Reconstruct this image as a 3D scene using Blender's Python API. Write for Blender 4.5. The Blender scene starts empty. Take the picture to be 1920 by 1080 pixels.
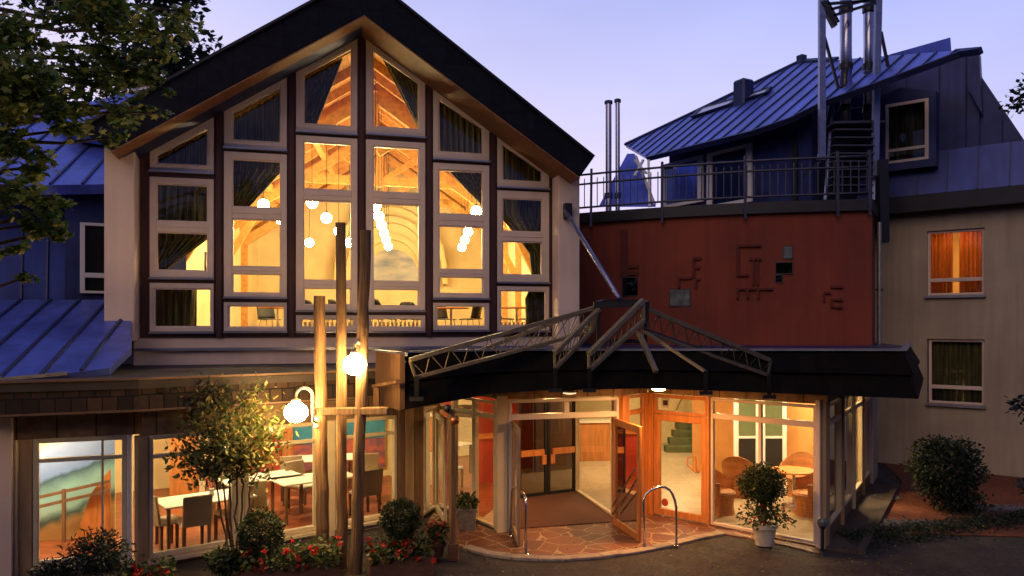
import bpy, bmesh, math, random
import numpy as np
from mathutils import Vector
R = math.radians
rnd = random.Random(7)
SC = bpy.context.scene
COL = SC.collection

# ------------------------------------------------------------------ camera
CX, HY, F, CH = 960.0, 610.0, 1440.0, 3.75      # photo centre, horizon row, focal length (photo pixels), eye height
cam_d = bpy.data.cameras.new('camera')
cam = bpy.data.objects.new('camera', cam_d)
COL.objects.link(cam)
cam.location = (0, 0, CH)
cam.rotation_euler = (R(90), 0, 0)
cam_d.sensor_width = 36.0
cam_d.lens = F / 1920.0 * 36.0
cam_d.shift_y = (HY - 540.0) / 1920.0
cam_d.clip_start = 0.1
cam_d.clip_end = 2000
SC.camera = cam

# ------------------------------------------------------------------ sky, sun, exposure
SUN_EL, SUN_ROT = R(33), R(205)
wd = bpy.data.worlds.new('World'); SC.world = wd; wd.use_nodes = True
nt = wd.node_tree; nt.nodes.clear()
sky = nt.nodes.new('ShaderNodeTexSky'); sky.sky_type = 'NISHITA'; sky.sun_disc = False
sky.sun_elevation = SUN_EL; sky.sun_rotation = SUN_ROT
sky.altitude = 400; sky.air_density = 1.0; sky.dust_density = 0.6; sky.ozone_density = 3.0
geo = nt.nodes.new('ShaderNodeTexCoord')
sep = nt.nodes.new('ShaderNodeSeparateXYZ'); nt.links.new(geo.outputs['Generated'], sep.inputs[0])
ramp = nt.nodes.new('ShaderNodeValToRGB')
ramp.color_ramp.elements[0].position = 0.0; ramp.color_ramp.elements[0].color = (0.80, 0.65, 0.80, 1)
ramp.color_ramp.elements[1].position = 0.75; ramp.color_ramp.elements[1].color = (0.22, 0.26, 0.58, 1)
e = ramp.color_ramp.elements.new(0.20); e.color = (0.68, 0.60, 0.83, 1)
e = ramp.color_ramp.elements.new(0.30); e.color = (0.55, 0.54, 0.83, 1)
e = ramp.color_ramp.elements.new(0.44); e.color = (0.36, 0.40, 0.76, 1)
xs = nt.nodes.new('ShaderNodeMath'); xs.operation = 'MULTIPLY_ADD'; xs.inputs[1].default_value = 0.16
nt.links.new(sep.outputs['X'], xs.inputs[0]); nt.links.new(sep.outputs['Z'], xs.inputs[2])
nt.links.new(xs.outputs[0], ramp.inputs[0])
# the afterglow stands behind the building: the sky fades to deep blue overhead and on the viewer's side
ay = nt.nodes.new('ShaderNodeMapRange'); ay.interpolation_type = 'SMOOTHSTEP'; ay.inputs[1].default_value = 0.05; ay.inputs[2].default_value = 0.78
nt.links.new(sep.outputs['Y'], ay.inputs[0])
cn = nt.nodes.new('ShaderNodeTexNoise'); cn.inputs['Scale'].default_value = 2.6; cn.inputs['Detail'].default_value = 7
cm = nt.nodes.new('ShaderNodeMapping'); cm.inputs['Scale'].default_value = (1, 1, 3.2); nt.links.new(geo.outputs['Generated'], cm.inputs[0]); nt.links.new(cm.outputs[0], cn.inputs['Vector'])
cr_ = nt.nodes.new('ShaderNodeMapRange'); cr_.inputs[1].default_value = .3; cr_.inputs[2].default_value = .7; cr_.inputs[3].default_value = .93; cr_.inputs[4].default_value = 1.07
nt.links.new(cn.outputs[0], cr_.inputs[0])
cl = nt.nodes.new('ShaderNodeMix'); cl.data_type = 'RGBA'; cl.blend_type = 'MULTIPLY'; cl.inputs[0].default_value = 1; nt.links.new(ramp.outputs[0], cl.inputs[6]); nt.links.new(cr_.outputs[0], cl.inputs[7])
dk = nt.nodes.new('ShaderNodeMix'); dk.data_type = 'RGBA'; dk.inputs[6].default_value = (0.085, 0.10, 0.26, 1)
nt.links.new(ay.outputs[0], dk.inputs[0]); nt.links.new(cl.outputs[2], dk.inputs[7])
mul = nt.nodes.new('ShaderNodeMix'); mul.data_type = 'RGBA'; mul.inputs[0].default_value = 0.998
nt.links.new(sky.outputs[0], mul.inputs[6]); nt.links.new(dk.outputs[2], mul.inputs[7])
bg = nt.nodes.new('ShaderNodeBackground'); bg.inputs[1].default_value = 1.0
wo = nt.nodes.new('ShaderNodeOutputWorld')
nt.links.new(mul.outputs[2], bg.inputs[0]); nt.links.new(bg.outputs[0], wo.inputs[0])
fill_sun_d = bpy.data.lights.new('fill_sun', 'SUN'); fill_sun_d.energy = 0.64; fill_sun_d.angle = R(45); fill_sun_d.color = (1.0, 0.70, 0.50)  # warm fill added from behind the viewer to lift the facade
fill_sun = bpy.data.objects.new('fill_sun', fill_sun_d); COL.objects.link(fill_sun)
fill_sun.rotation_euler = (R(90) - SUN_EL, 0, R(180) - SUN_ROT)
SC.view_settings.view_transform = 'Standard'
SC.view_settings.look = 'None'
SC.view_settings.exposure = 0.3
SC.view_settings.gamma = 1.0
cy = SC.cycles
cy.use_denoising = True
cy.max_bounces = 7; cy.diffuse_bounces = 3; cy.glossy_bounces = 3; cy.transmission_bounces = 4; cy.transparent_max_bounces = 16
cy.sample_clamp_indirect = 4.0
cy.caustics_reflective = False; cy.caustics_refractive = False

# ------------------------------------------------------------------ helpers: points, planes, meshes
def at(px, py, D):
    return Vector(((px - CX) / F * D, D, CH + (HY - py) / F * D))
def gnd(px, py, z=0.0):
    return at(px, py, (CH - z) * F / (py - HY))
def plan(px, D):
    return Vector(((px - CX) / F * D, D))
class Wall:
    """a vertical plane; u runs along it, n is the distance out of it towards the viewer's side"""
    def __init__(s, a, b):
        s.a = Vector(a); s.b = Vector(b); s.t = (s.b - s.a).normalized()
        s.nn = Vector((s.t.y, -s.t.x)); s.L = (s.b - s.a).length
    def u(s, px, n=0.0):
        k = (px - CX) / F; o = s.a + s.nn * n
        return (k * o.y - o.x) / (s.t.x - k * s.t.y)
    def D(s, px, n=0.0):
        return (s.a + s.nn * n).y + s.t.y * s.u(px, n)
    def z(s, px, py, n=0.0):
        return CH + (HY - py) / F * s.D(px, n)
    def uz(s, px, py, n=0.0):
        return (s.u(px, n), s.z(px, py, n))
    def P(s, u, z, n=0.0):
        q = s.a + s.t * u + s.nn * n
        return Vector((q.x, q.y, z))
    def pp(s, px, py, n=0.0):
        return s.P(*s.uz(px, py, n), n)
class Slope:
    """any plane through three points; pixels can be dropped on it"""
    def __init__(s, p, q, r):
        s.p = Vector(p); s.n = (Vector(q) - s.p).cross(Vector(r) - s.p).normalized()
        if s.n.z < 0: s.n = -s.n
    def pp(s, px, py):
        d = Vector(((px - CX) / F, 1, (HY - py) / F)); o = Vector((0, 0, CH))
        return o + d * ((s.p - o).dot(s.n) / d.dot(s.n))

class MB:
    def __init__(s): s.v = []; s.f = []
    def add(s, vs, fs):
        b = len(s.v); s.v += [Vector(v) for v in vs]; s.f += [[i + b for i in f] for f in fs]; return s
    def prism(s, pts, ext):
        n = len(pts); ext = Vector(ext); pts = [Vector(p) for p in pts]
        fs = [list(range(n))[::-1], [i + n for i in range(n)]]
        fs += [[i, (i + 1) % n, (i + 1) % n + n, i + n] for i in range(n)]
        return s.add(pts + [p + ext for p in pts], fs)
    def loft(s, A, B):
        n = len(A)
        fs = [list(range(n))[::-1], [i + n for i in range(n)]]
        fs += [[i, (i + 1) % n, (i + 1) % n + n, i + n] for i in range(n)]
        return s.add(list(A) + list(B), fs)
    def ring(s, o1, i1, ext):
        n = len(o1); ext = Vector(ext)
        vs = list(o1) + list(i1) + [Vector(p) + ext for p in o1] + [Vector(p) + ext for p in i1]
        fs = []
        for k in range(n):
            j = (k + 1) % n
            fs += [[k, j, n + j, n + k], [2*n + k, 3*n + k, 3*n + j, 2*n + j], [k, 2*n + k, 2*n + j, j], [n + k, n + j, 3*n + j, 3*n + k]]
        return s.add(vs, fs)
    def wbox(s, W, u0, u1, z0, z1, n0, n1):
        return s.loft([W.P(u0, z0, n0), W.P(u1, z0, n0), W.P(u1, z1, n0), W.P(u0, z1, n0)],
                      [W.P(u0, z0, n1), W.P(u1, z0, n1), W.P(u1, z1, n1), W.P(u0, z1, n1)])
    def wpoly(s, W, uz, n0, n1):
        return s.loft([W.P(u, z, n0) for u, z in uz], [W.P(u, z, n1) for u, z in uz])
    def wring(s, W, o, i, n0, n1):
        return s.ring([W.P(u, z, n0) for u, z in o], [W.P(u, z, n0) for u, z in i], W.P(0, 0, n1) - W.P(0, 0, n0))
    def box(s, c, d, rz=0.0, tilt=0.0):
        x, y, z = d[0] / 2, d[1] / 2, d[2] / 2; c = Vector(c); o = []
        ca, sa = math.cos(rz), math.sin(rz); ct, st = math.cos(tilt), math.sin(tilt)
        for zz in (-z, z):
            for xx, yy in ((-x, -y), (x, -y), (x, y), (-x, y)):
                y2 = yy * ct - zz * st; z2 = yy * st + zz * ct
                o.append(c + Vector((xx * ca - y2 * sa, xx * sa + y2 * ca, z2)))
        return s.loft(o[:4], o[4:])
    def bar(s, p, q, w, h=None, up=(0, 0, 1)):
        p = Vector(p); q = Vector(q); h = h or w; d = (q - p).normalized(); up = Vector(up)
        if abs(d.dot(up)) > 0.98: up = Vector((0, 1, 0))
        x = d.cross(up).normalized() * (w / 2); y = x.cross(d).normalized() * (h / 2)
        return s.loft([p - x - y, p + x - y, p + x + y, p - x + y], [q - x - y, q + x - y, q + x + y, q - x + y])
    def tube(s, pts, r, n=8, closed=False):
        pts = [Vector(p) for p in pts]; m = len(pts)
        rs = r if isinstance(r, (list, tuple)) else [r] * m
        vs = []; fs = []; x = None
        for i, p in enumerate(pts):
            a = pts[i - 1] if (i or closed) else p; b = pts[(i + 1) % m] if (i < m - 1 or closed) else p
            d = (b - a).normalized()
            if x is None:
                x = d.cross(Vector((0, 0, 1)) if abs(d.z) < 0.9 else Vector((1, 0, 0))).normalized()
            else:
                x = (x - d * x.dot(d)).normalized()
            y = d.cross(x)
            vs += [p + (x * math.cos(2 * math.pi * k / n) + y * math.sin(2 * math.pi * k / n)) * rs[i] for k in range(n)]
        for i in range(m if closed else m - 1):
            j = (i + 1) % m
            fs += [[i*n + k, i*n + (k+1) % n, j*n + (k+1) % n, j*n + k] for k in range(n)]
        if not closed: fs += [list(range(n))[::-1], [(m-1)*n + k for k in range(n)]]
        return s.add(vs, fs)
    def lathe(s, c, prof, n=20):
        c = Vector(c); vs = []; fs = []; m = len(prof)
        for r_, z_ in prof:
            vs += [c + Vector((r_ * math.cos(2*math.pi*k/n), r_ * math.sin(2*math.pi*k/n), z_)) for k in range(n)]
        for i in range(m - 1):
            fs += [[i*n + k, i*n + (k+1) % n, (i+1)*n + (k+1) % n, (i+1)*n + k] for k in range(n)]
        fs += [list(range(n))[::-1], [(m-1)*n + k for k in range(n)]]
        return s.add(vs, fs)
    def ball(s, c, r, seg=20, rings=12, sc=(1, 1, 1), jit=0.0, rg=rnd):
        c = Vector(c); vs = [c + Vector((0, 0, -r * sc[2]))]; fs = []
        for i in range(1, rings):
            t = math.pi * i / rings
            for k in range(seg):
                a = 2 * math.pi * k / seg; q = r * (1 + rg.uniform(-jit, jit))
                vs.append(c + Vector((q*math.sin(t)*math.cos(a)*sc[0], q*math.sin(t)*math.sin(a)*sc[1], -q*math.cos(t)*sc[2])))
        vs.append(c + Vector((0, 0, r * sc[2]))); l = len(vs) - 1
        for k in range(seg):
            fs.append([0, 1 + (k+1) % seg, 1 + k]); fs.append([l, l - seg + k, l - seg + (k+1) % seg])
        for i in range(rings - 2):
            a = 1 + i*seg; b = a + seg
            fs += [[a + k, a + (k+1) % seg, b + (k+1) % seg, b + k] for k in range(seg)]
        return s.add(vs, fs)
    def grid(s, fn, nu, nv, thick=None):
        vs = [fn(i / nu, j / nv) for j in range(nv + 1) for i in range(nu + 1)]
        fs = [[j*(nu+1)+i, j*(nu+1)+i+1, (j+1)*(nu+1)+i+1, (j+1)*(nu+1)+i] for j in range(nv) for i in range(nu)]
        return s.add(vs, fs)
    def build(s, name, m, parent=None, smooth=False, bevel=0.0, recalc=True, solid=0.0):
        me = bpy.data.meshes.new(name)
        if parent is None:
            xs = [v.x for v in s.v]; ys = [v.y for v in s.v]; zs = [v.z for v in s.v]
            org = Vector(((min(xs) + max(xs)) / 2, (min(ys) + max(ys)) / 2, min(zs)))
        else:
            org = Vector((0, 0, 0)); q = parent
            while q: org = org + Vector(q.location); q = q.parent
        me.from_pydata([v - org for v in s.v], [], s.f)
        if recalc:
            bm = bmesh.new(); bm.from_mesh(me)
            bmesh.ops.recalc_face_normals(bm, faces=bm.faces); bm.to_mesh(me); bm.free()
        uv_box(me, org)
        if isinstance(m, (list, tuple)):
            for q in m: me.materials.append(q)
        else: me.materials.append(m)
        if smooth:
            for p in me.polygons: p.use_smooth = True
        o = bpy.data.objects.new(name, me); COL.objects.link(o)
        if parent is None: o.location = org
        else: o.parent = parent
        if bevel:
            b = o.modifiers.new('edge', 'BEVEL'); b.width = bevel; b.segments = 1; b.limit_method = 'ANGLE'; b.angle_limit = R(50)
        if solid:
            b = o.modifiers.new('thickness', 'SOLIDIFY'); b.thickness = solid; b.offset = 0
        return o
def uv_box(me, org):
    """metre-sized texture coordinates, along each face's own horizontal and upward direction"""
    uvl = me.uv_layers.new(name='metres').data
    Z = Vector((0, 0, 1))
    for p in me.polygons:
        n = p.normal
        t = Z.cross(n)
        t = t.normalized() if t.length > 0.15 else Vector((1, 0, 0))
        b = n.cross(t)
        for li in p.loop_indices:
            c = me.vertices[me.loops[li].vertex_index].co + org
            uvl[li].uv = (c.dot(t), c.dot(b))
def np_mesh(name, V, Fs, m, parent=None, org=(0, 0, 0), smooth=False):
    """V (k,3) array, Fs (n,c) array of equal polygons"""
    me = bpy.data.meshes.new(name)
    me.vertices.add(len(V)); me.vertices.foreach_set('co', (V - np.array(org)).astype(np.float32).ravel())
    n, c = Fs.shape
    me.loops.add(n * c); me.loops.foreach_set('vertex_index', Fs.astype(np.int32).ravel())
    me.polygons.add(n); me.polygons.foreach_set('loop_start', np.arange(0, n * c, c, dtype=np.int32))
    me.update(calc_edges=True); me.validate()
    me.materials.append(m)
    if smooth: me.polygons.foreach_set('use_smooth', np.ones(n, dtype=bool))
    o = bpy.data.objects.new(name, me); COL.objects.link(o)
    if parent is not None: o.parent = parent
    else: o.location = org
    return o
def thing(name, label, cat, loc=(0, 0, 0), group=None, rz=0.0):
    o = bpy.data.objects.new(name, None); COL.objects.link(o)
    o.location = loc; o.rotation_euler = (0, 0, rz); o.empty_display_size = 0.3
    o['label'] = label; o['category'] = cat
    if group: o['group'] = group
    return o
def tag(o, label, cat, group=None):
    o['label'] = label; o['category'] = cat
    if group: o['group'] = group
    return o
def struct(o, kind='structure'):
    o['kind'] = kind; return o
def copy_tree(o, parent=None):
    c = o.copy(); COL.objects.link(c)
    if parent is not None: c.parent = parent
    for ch in list(o.children): copy_tree(ch, c)
    return c
def spawn(proto, used, loc, rz, label, group=None):
    """first call moves the prototype, later calls copy it with its parts"""
    if used: o = copy_tree(proto)
    else: o = proto; used.append(1)
    o.location = loc; o.rotation_euler = (0, 0, rz); o['label'] = label
    if group: o['group'] = group
    return o

# ------------------------------------------------------------------ materials
def mat(name, col, rough=0.7, metal=0.0, var=0.25, scale=3.0, bump=0.0, bscale=40.0, stretch=(1, 1, 1), detail=5, col2=None, spec=0.5, streak=0.0):
    m = bpy.data.materials.new(name); m.use_nodes = True; t = m.node_tree; L = t.links
    b = t.nodes['Principled BSDF']
    b.inputs['Roughness'].default_value = rough; b.inputs['Metallic'].default_value = metal
    b.inputs['Specular IOR Level'].default_value = spec
    tc = t.nodes.new('ShaderNodeTexCoord'); mp = t.nodes.new('ShaderNodeMapping'); mp.inputs['Scale'].default_value = stretch
    L.new(tc.outputs['Object'], mp.inputs[0])
    nz = t.nodes.new('ShaderNodeTexNoise'); nz.inputs['Scale'].default_value = scale; nz.inputs['Detail'].default_value = detail
    L.new(mp.outputs[0], nz.inputs['Vector'])
    rp = t.nodes.new('ShaderNodeValToRGB'); rp.color_ramp.elements[0].position = 0.3; rp.color_ramp.elements[1].position = 0.72
    c2 = col2 or tuple(min(1, c * (1 + var)) for c in col); c1 = tuple(c * (1 - var) for c in col) if not col2 else col
    rp.color_ramp.elements[0].color = (*c1, 1); rp.color_ramp.elements[1].color = (*c2, 1)
    L.new(nz.outputs[0], rp.inputs[0])
    out = rp.outputs[0]
    if streak:
        m2 = t.nodes.new('ShaderNodeMapping'); m2.inputs['Scale'].default_value = (5, 5, 0.35); L.new(tc.outputs['Object'], m2.inputs[0])
        n2 = t.nodes.new('ShaderNodeTexNoise'); n2.inputs['Scale'].default_value = 1.3; n2.inputs['Detail'].default_value = 6; L.new(m2.outputs[0], n2.inputs['Vector'])
        r2 = t.nodes.new('ShaderNodeMapRange'); r2.inputs[1].default_value = 0.35; r2.inputs[2].default_value = 0.7; r2.inputs[3].default_value = 1 - streak; r2.inputs[4].default_value = 1.0
        L.new(n2.outputs[0], r2.inputs[0])
        mx = t.nodes.new('ShaderNodeMix'); mx.data_type = 'RGBA'; mx.blend_type = 'MULTIPLY'; mx.inputs[0].default_value = 1
        L.new(out, mx.inputs[6]); L.new(r2.outputs[0], mx.inputs[7]); out = mx.outputs[2]
    L.new(out, b.inputs['Base Color'])
    rr = t.nodes.new('ShaderNodeMapRange'); rr.inputs[3].default_value = max(0.03, rough - 0.09); rr.inputs[4].default_value = min(1, rough + 0.09)
    L.new(nz.outputs[0], rr.inputs[0]); L.new(rr.outputs[0], b.inputs['Roughness'])
    if bump:
        bz = t.nodes.new('ShaderNodeTexNoise'); bz.inputs['Scale'].default_value = bscale; bz.inputs['Detail'].default_value = 6
        L.new(mp.outputs[0], bz.inputs['Vector'])
        bp = t.nodes.new('ShaderNodeBump'); bp.inputs['Strength'].default_value = bump; bp.inputs['Distance'].default_value = 0.02
        L.new(bz.outputs[0], bp.inputs['Height']); L.new(bp.outputs[0], b.inputs['Normal'])
    return m
def brick_mat(name, cols, bw, bh, mortar, mcol, rough=0.75, bump=0.4, offset=0.5, spec=0.4, rot=0.0, metal=0.0, vari=1.0):
    """rectangular courses in metres (shingles, panels, boards), each piece its own tone"""
    m = bpy.data.materials.new(name); m.use_nodes = True; t = m.node_tree; L = t.links
    b = t.nodes['Principled BSDF']; b.inputs['Roughness'].default_value = rough; b.inputs['Specular IOR Level'].default_value = spec; b.inputs['Metallic'].default_value = metal
    uv = t.nodes.new('ShaderNodeUVMap'); mp = t.nodes.new('ShaderNodeMapping'); mp.inputs['Rotation'].default_value = (0, 0, rot)
    L.new(uv.outputs[0], mp.inputs[0])
    br = t.nodes.new('ShaderNodeTexBrick'); br.offset = offset; br.inputs['Scale'].default_value = 1
    br.inputs['Brick Width'].default_value = bw; br.inputs['Row Height'].default_value = bh
    br.inputs['Mortar Size'].default_value = mortar; br.inputs['Mortar Smooth'].default_value = 0.2; br.inputs['Bias'].default_value = 0
    br.inputs['Color1'].default_value = (*cols[0], 1); br.inputs['Color2'].default_value = (*cols[1], 1); br.inputs['Mortar'].default_value = (*mcol, 1)
    L.new(mp.outputs[0], br.inputs[0])
    nz = t.nodes.new('ShaderNodeTexNoise'); nz.inputs['Scale'].default_value = 6; nz.inputs['Detail'].default_value = 6; L.new(mp.outputs[0], nz.inputs['Vector'])
    mr = t.nodes.new('ShaderNodeMapRange'); mr.inputs[1].default_value = .25; mr.inputs[2].default_value = .75; mr.inputs[3].default_value = 1 - .4 * vari; mr.inputs[4].default_value = 1 + .35 * vari; L.new(nz.outputs[0], mr.inputs[0])
    mx = t.nodes.new('ShaderNodeMix'); mx.data_type = 'RGBA'; mx.blend_type = 'MULTIPLY'; mx.inputs[0].default_value = 1
    L.new(br.outputs[0], mx.inputs[6]); L.new(mr.outputs[0], mx.inputs[7]); L.new(mx.outputs[2], b.inputs['Base Color'])
    bp = t.nodes.new('ShaderNodeBump'); bp.inputs['Strength'].default_value = bump; bp.inputs['Distance'].default_value = 0.015; bp.invert = True
    L.new(br.outputs['Fac'], bp.inputs['Height']); L.new(bp.outputs[0], b.inputs['Normal'])
    return m
def emit(name, col, strength):
    m = bpy.data.materials.new(name); m.use_nodes = True; t = m.node_tree
    b = t.nodes['Principled BSDF']; b.inputs['Base Color'].default_value = (.8, .8, .8, 1)
    b.inputs['Emission Color'].default_value = (*col, 1); b.inputs['Emission Strength'].default_value = strength
    return m
def glass(name, tint=(0.93, 0.96, 0.95), refl=1.0, dirt=0.02):
    m = bpy.data.materials.new(name); m.use_nodes = True; t = m.node_tree; t.nodes.clear(); L = t.links
    o = t.nodes.new('ShaderNodeOutputMaterial'); tr = t.nodes.new('ShaderNodeBsdfTransparent'); tr.inputs[0].default_value = (*tint, 1)
    gl = t.nodes.new('ShaderNodeBsdfGlossy'); gl.inputs['Roughness'].default_value = 0.01; gl.inputs[0].default_value = (0.95, 0.97, 1, 1)
    fr = t.nodes.new('ShaderNodeFresnel'); fr.inputs[0].default_value = 1.5
    tc = t.nodes.new('ShaderNodeTexCoord'); nz = t.nodes.new('ShaderNodeTexNoise'); nz.inputs['Scale'].default_value = 0.8; L.new(tc.outputs['Object'], nz.inputs['Vector'])
    bp = t.nodes.new('ShaderNodeBump'); bp.inputs['Strength'].default_value = 0.06; bp.inputs['Distance'].default_value = 0.03; L.new(nz.outputs[0], bp.inputs['Height']); L.new(bp.outputs[0], gl.inputs['Normal'])
    ma = t.nodes.new('ShaderNodeMath'); ma.operation = 'MULTIPLY'; ma.inputs[1].default_value = 1.0 * refl; L.new(fr.outputs[0], ma.inputs[0])
    mx = t.nodes.new('ShaderNodeMixShader'); L.new(ma.outputs[0], mx.inputs[0]); L.new(tr.outputs[0], mx.inputs[1]); L.new(gl.outputs[0], mx.inputs[2])
    L.new(mx.outputs[0], o.inputs[0])
    return m
def leaf_mat(name, a, b, c, trans=0.35):
    m = bpy.data.materials.new(name); m.use_nodes = True; t = m.node_tree; L = t.links
    bs = t.nodes['Principled BSDF']; bs.inputs['Roughness'].default_value = 0.5; bs.inputs['Specular IOR Level'].default_value = 0.35
    g = t.nodes.new('ShaderNodeNewGeometry'); rp = t.nodes.new('ShaderNodeValToRGB')
    rp.color_ramp.elements[0].color = (*a, 1); rp.color_ramp.elements[1].color = (*c, 1); rp.color_ramp.elements[1].position = 0.95
    e = rp.color_ramp.elements.new(0.55); e.color = (*b, 1)
    L.new(g.outputs['Random Per Island'], rp.inputs[0]); L.new(rp.outputs[0], bs.inputs['Base Color'])
    tl = t.nodes.new('ShaderNodeBsdfTranslucent'); L.new(rp.outputs[0], tl.inputs[0])
    mx = t.nodes.new('ShaderNodeMixShader'); mx.inputs[0].default_value = trans
    L.new(bs.outputs[0], mx.inputs[1]); L.new(tl.outputs[0], mx.inputs[2]); L.new(mx.outputs[0], t.nodes['Material Output'].inputs[0])
    return m

M = {}
M['plaster'] = mat('pale_plaster', (0.76, 0.59, 0.46), .9, var=.10, scale=1.2, bump=.25, bscale=60, streak=.06)
M['plaster_wing'] = mat('wing_plaster', (0.42, 0.345, 0.245), .92, var=.22, scale=.6, bump=.35, bscale=30, streak=.17)
M['red_render'] = mat('red_render', (0.225, 0.045, 0.023), .9, var=.28, scale=.55, bump=.35, bscale=40, streak=.16)
M['timber'] = mat('red_brown_timber', (0.055, 0.016, 0.010), .55, var=.3, scale=2, stretch=(4, 4, .6), bump=.15, bscale=30)
M['soffit'] = mat('soffit_boards', (0.20, 0.085, 0.035), .6, var=.25, scale=3, stretch=(5, 1, 5), bump=.1)
M['frame'] = mat('window_frame_paint', (0.66, 0.53, 0.42), .45, var=.05, scale=4)
M['white_frame'] = mat('white_frame_paint', (0.70, 0.68, 0.66), .4, var=.04, scale=4)
M['cream_frame'] = mat('cream_frame_paint', (0.62, 0.52, 0.34), .45, var=.07, scale=4)
M['orange_wood'] = mat('orange_oak', (0.52, 0.20, 0.055), .45, var=.25, scale=3, stretch=(6, 6, .7), bump=.1)
M['slate'] = brick_mat('slate_cladding', ((.0055, .007, .013), (.009, .011, .018)), .62, .9, .006, (.003, .003, .005), .7, .3, spec=.12)
M['shingle'] = brick_mat('wood_shingles', ((.016, .009, .006), (.060, .032, .017)), .20, .25, .012, (.004, .003, .002), .85, 1.0)
M['dark_shingle'] = brick_mat('dark_shingles', ((.0028, .0022, .0018), (.006, .0045, .0035)), .24, .34, .006, (.0015, .0015, .0015), .8, .5, spec=.12)
M['frieze'] = brick_mat('frieze_panels', ((.20, .125, .07), (.26, .165, .095)), .52, 5.0, .012, (.05, .035, .025), .7, .5, offset=0)
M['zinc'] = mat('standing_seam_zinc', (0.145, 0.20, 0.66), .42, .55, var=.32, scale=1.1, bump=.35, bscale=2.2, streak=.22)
M['zinc_mid'] = mat('mid_tone_zinc', (0.05, 0.07, 0.25), .45, .5, var=.3, scale=1.1, bump=.25, bscale=3, streak=.2)  # tone between the roof zinc and the dark cladding
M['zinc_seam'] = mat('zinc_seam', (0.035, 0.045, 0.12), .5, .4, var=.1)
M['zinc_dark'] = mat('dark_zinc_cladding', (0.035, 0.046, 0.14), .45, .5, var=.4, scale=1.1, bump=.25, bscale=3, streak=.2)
M['sill'] = mat('aluminium_sill', (0.35, 0.36, 0.42), .35, .7, var=.08)
M['steel'] = mat('galvanised_steel', (0.34, 0.33, 0.30), .45, .75, var=.25, scale=14)
M['steel_blue'] = mat('blue_grey_steel', (0.20, 0.22, 0.34), .4, .7, var=.2, scale=10)
M['rail_steel'] = mat('dark_rail_steel', (0.055, 0.055, 0.075), .45, .4, var=.2, scale=10)
M['bitumen'] = mat('brown_bitumen_roof', (0.055, 0.042, 0.036), .8, var=.35, scale=1.5, bump=.3)
M['flue'] = mat('stainless_flue', (0.42, 0.42, 0.50), .24, 1.0, var=.15, scale=3)
M['chrome'] = mat('polished_steel', (0.55, 0.55, 0.60), .2, 1.0, var=.05, scale=5)
M['black_steel'] = mat('black_steel', (0.02, 0.02, 0.024), .45, .4, var=.2)
M['log'] = mat('weathered_log', (0.20, 0.11, 0.045), .85, var=.55, scale=3.5, stretch=(9, 9, .4), bump=1.0, bscale=12, detail=9)
M['brown_panel'] = mat('brown_board', (0.16, 0.085, 0.045), .6, var=.2, scale=3, stretch=(4, 4, .6), bump=.1)
M['ochre_panel'] = mat('ochre_board', (0.34, 0.22, 0.11), .6, var=.18, scale=3, stretch=(4, 4, .6), bump=.1)
M['asphalt'] = mat('asphalt', (0.026, 0.023, 0.021), .86, var=.55, scale=2.6, bump=1.0, bscale=70, detail=9)
t = M['asphalt'].node_tree; b = t.nodes['Principled BSDF']; tc = t.nodes.new('ShaderNodeTexCoord'); v = t.nodes.new('ShaderNodeTexVoronoi'); v.inputs['Scale'].default_value = 22
t.links.new(tc.outputs['Object'], v.inputs['Vector']); mr = t.nodes.new('ShaderNodeMapRange'); mr.inputs[1].default_value = 0; mr.inputs[2].default_value = 1; mr.inputs[3].default_value = .45; mr.inputs[4].default_value = 1.9
t.links.new(v.outputs['Color'], mr.inputs[0]); mx = t.nodes.new('ShaderNodeMix'); mx.data_type = 'RGBA'; mx.blend_type = 'MULTIPLY'; mx.inputs[0].default_value = 1
t.links.new(b.inputs['Base Color'].links[0].from_socket, mx.inputs[6]); t.links.new(mr.outputs[0], mx.inputs[7]); t.links.new(mx.outputs[2], b.inputs['Base Color'])
M['kerb'] = mat('kerb_stone', (0.30, 0.25, 0.19), .85, var=.3, scale=6, bump=.4)
M['soil'] = mat('dark_soil', (0.022, 0.014, 0.009), .95, var=.4, scale=9, bump=.7, bscale=50)
M['mulch'] = mat('red_bark_mulch', (0.15, 0.040, 0.016), .9, var=.55, scale=14, bump=1.0, bscale=45)
M['stone'] = mat('grey_stone', (0.12, 0.11, 0.115), .85, var=.3, scale=7, bump=.3)
M['terracotta'] = mat('brown_planter_wood', (0.15, 0.065, 0.03), .75, var=.3, scale=4, stretch=(.7, 5, 5), bump=.2)
M['pot'] = mat('cream_pot', (0.62, 0.55, 0.43), .6, var=.08, scale=6)
M['bark'] = mat('bark', (0.07, 0.045, 0.03), .9, var=.4, scale=8, stretch=(2, 2, .5), bump=.6, bscale=22)
M['glass'] = glass('window_glass')
M['dark_glass'] = glass('smoked_glass', (0.25, 0.24, 0.23))
M['globe'] = emit('opal_globe', (1.0, 0.62, 0.24), 170.0)
M['pend'] = emit('pendant_globe', (1.0, 0.75, 0.34), 150.0)
M['spot'] = emit('lamp_lens', (1.0, 0.46, 0.13), 160.0)
M['ceil_lamp'] = emit('ceiling_lamp_diffuser', (1.0, 0.73, 0.40), 120.0)
M['ceil_lamp_lobby'] = emit('lobby_lamp_diffuser', (1.0, 0.68, 0.34), 150.0)
M['ceil_lamp_red'] = emit('ceiling_lamp_warm', (1.0, 0.48, 0.18), 80.0)
M['int_plaster'] = mat('inner_plaster', (0.80, 0.66, 0.36), .9, var=.10, scale=1.5)
M['int_wood'] = mat('inner_pine', (0.58, 0.29, 0.075), .55, var=.25, scale=3, stretch=(3, 3, 3))
M['int_boards'] = brick_mat('pine_boards', ((.50, .24, .06), (.62, .32, .09)), 6.0, .16, .006, (.22, .09, .02), .6, .3)
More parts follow.
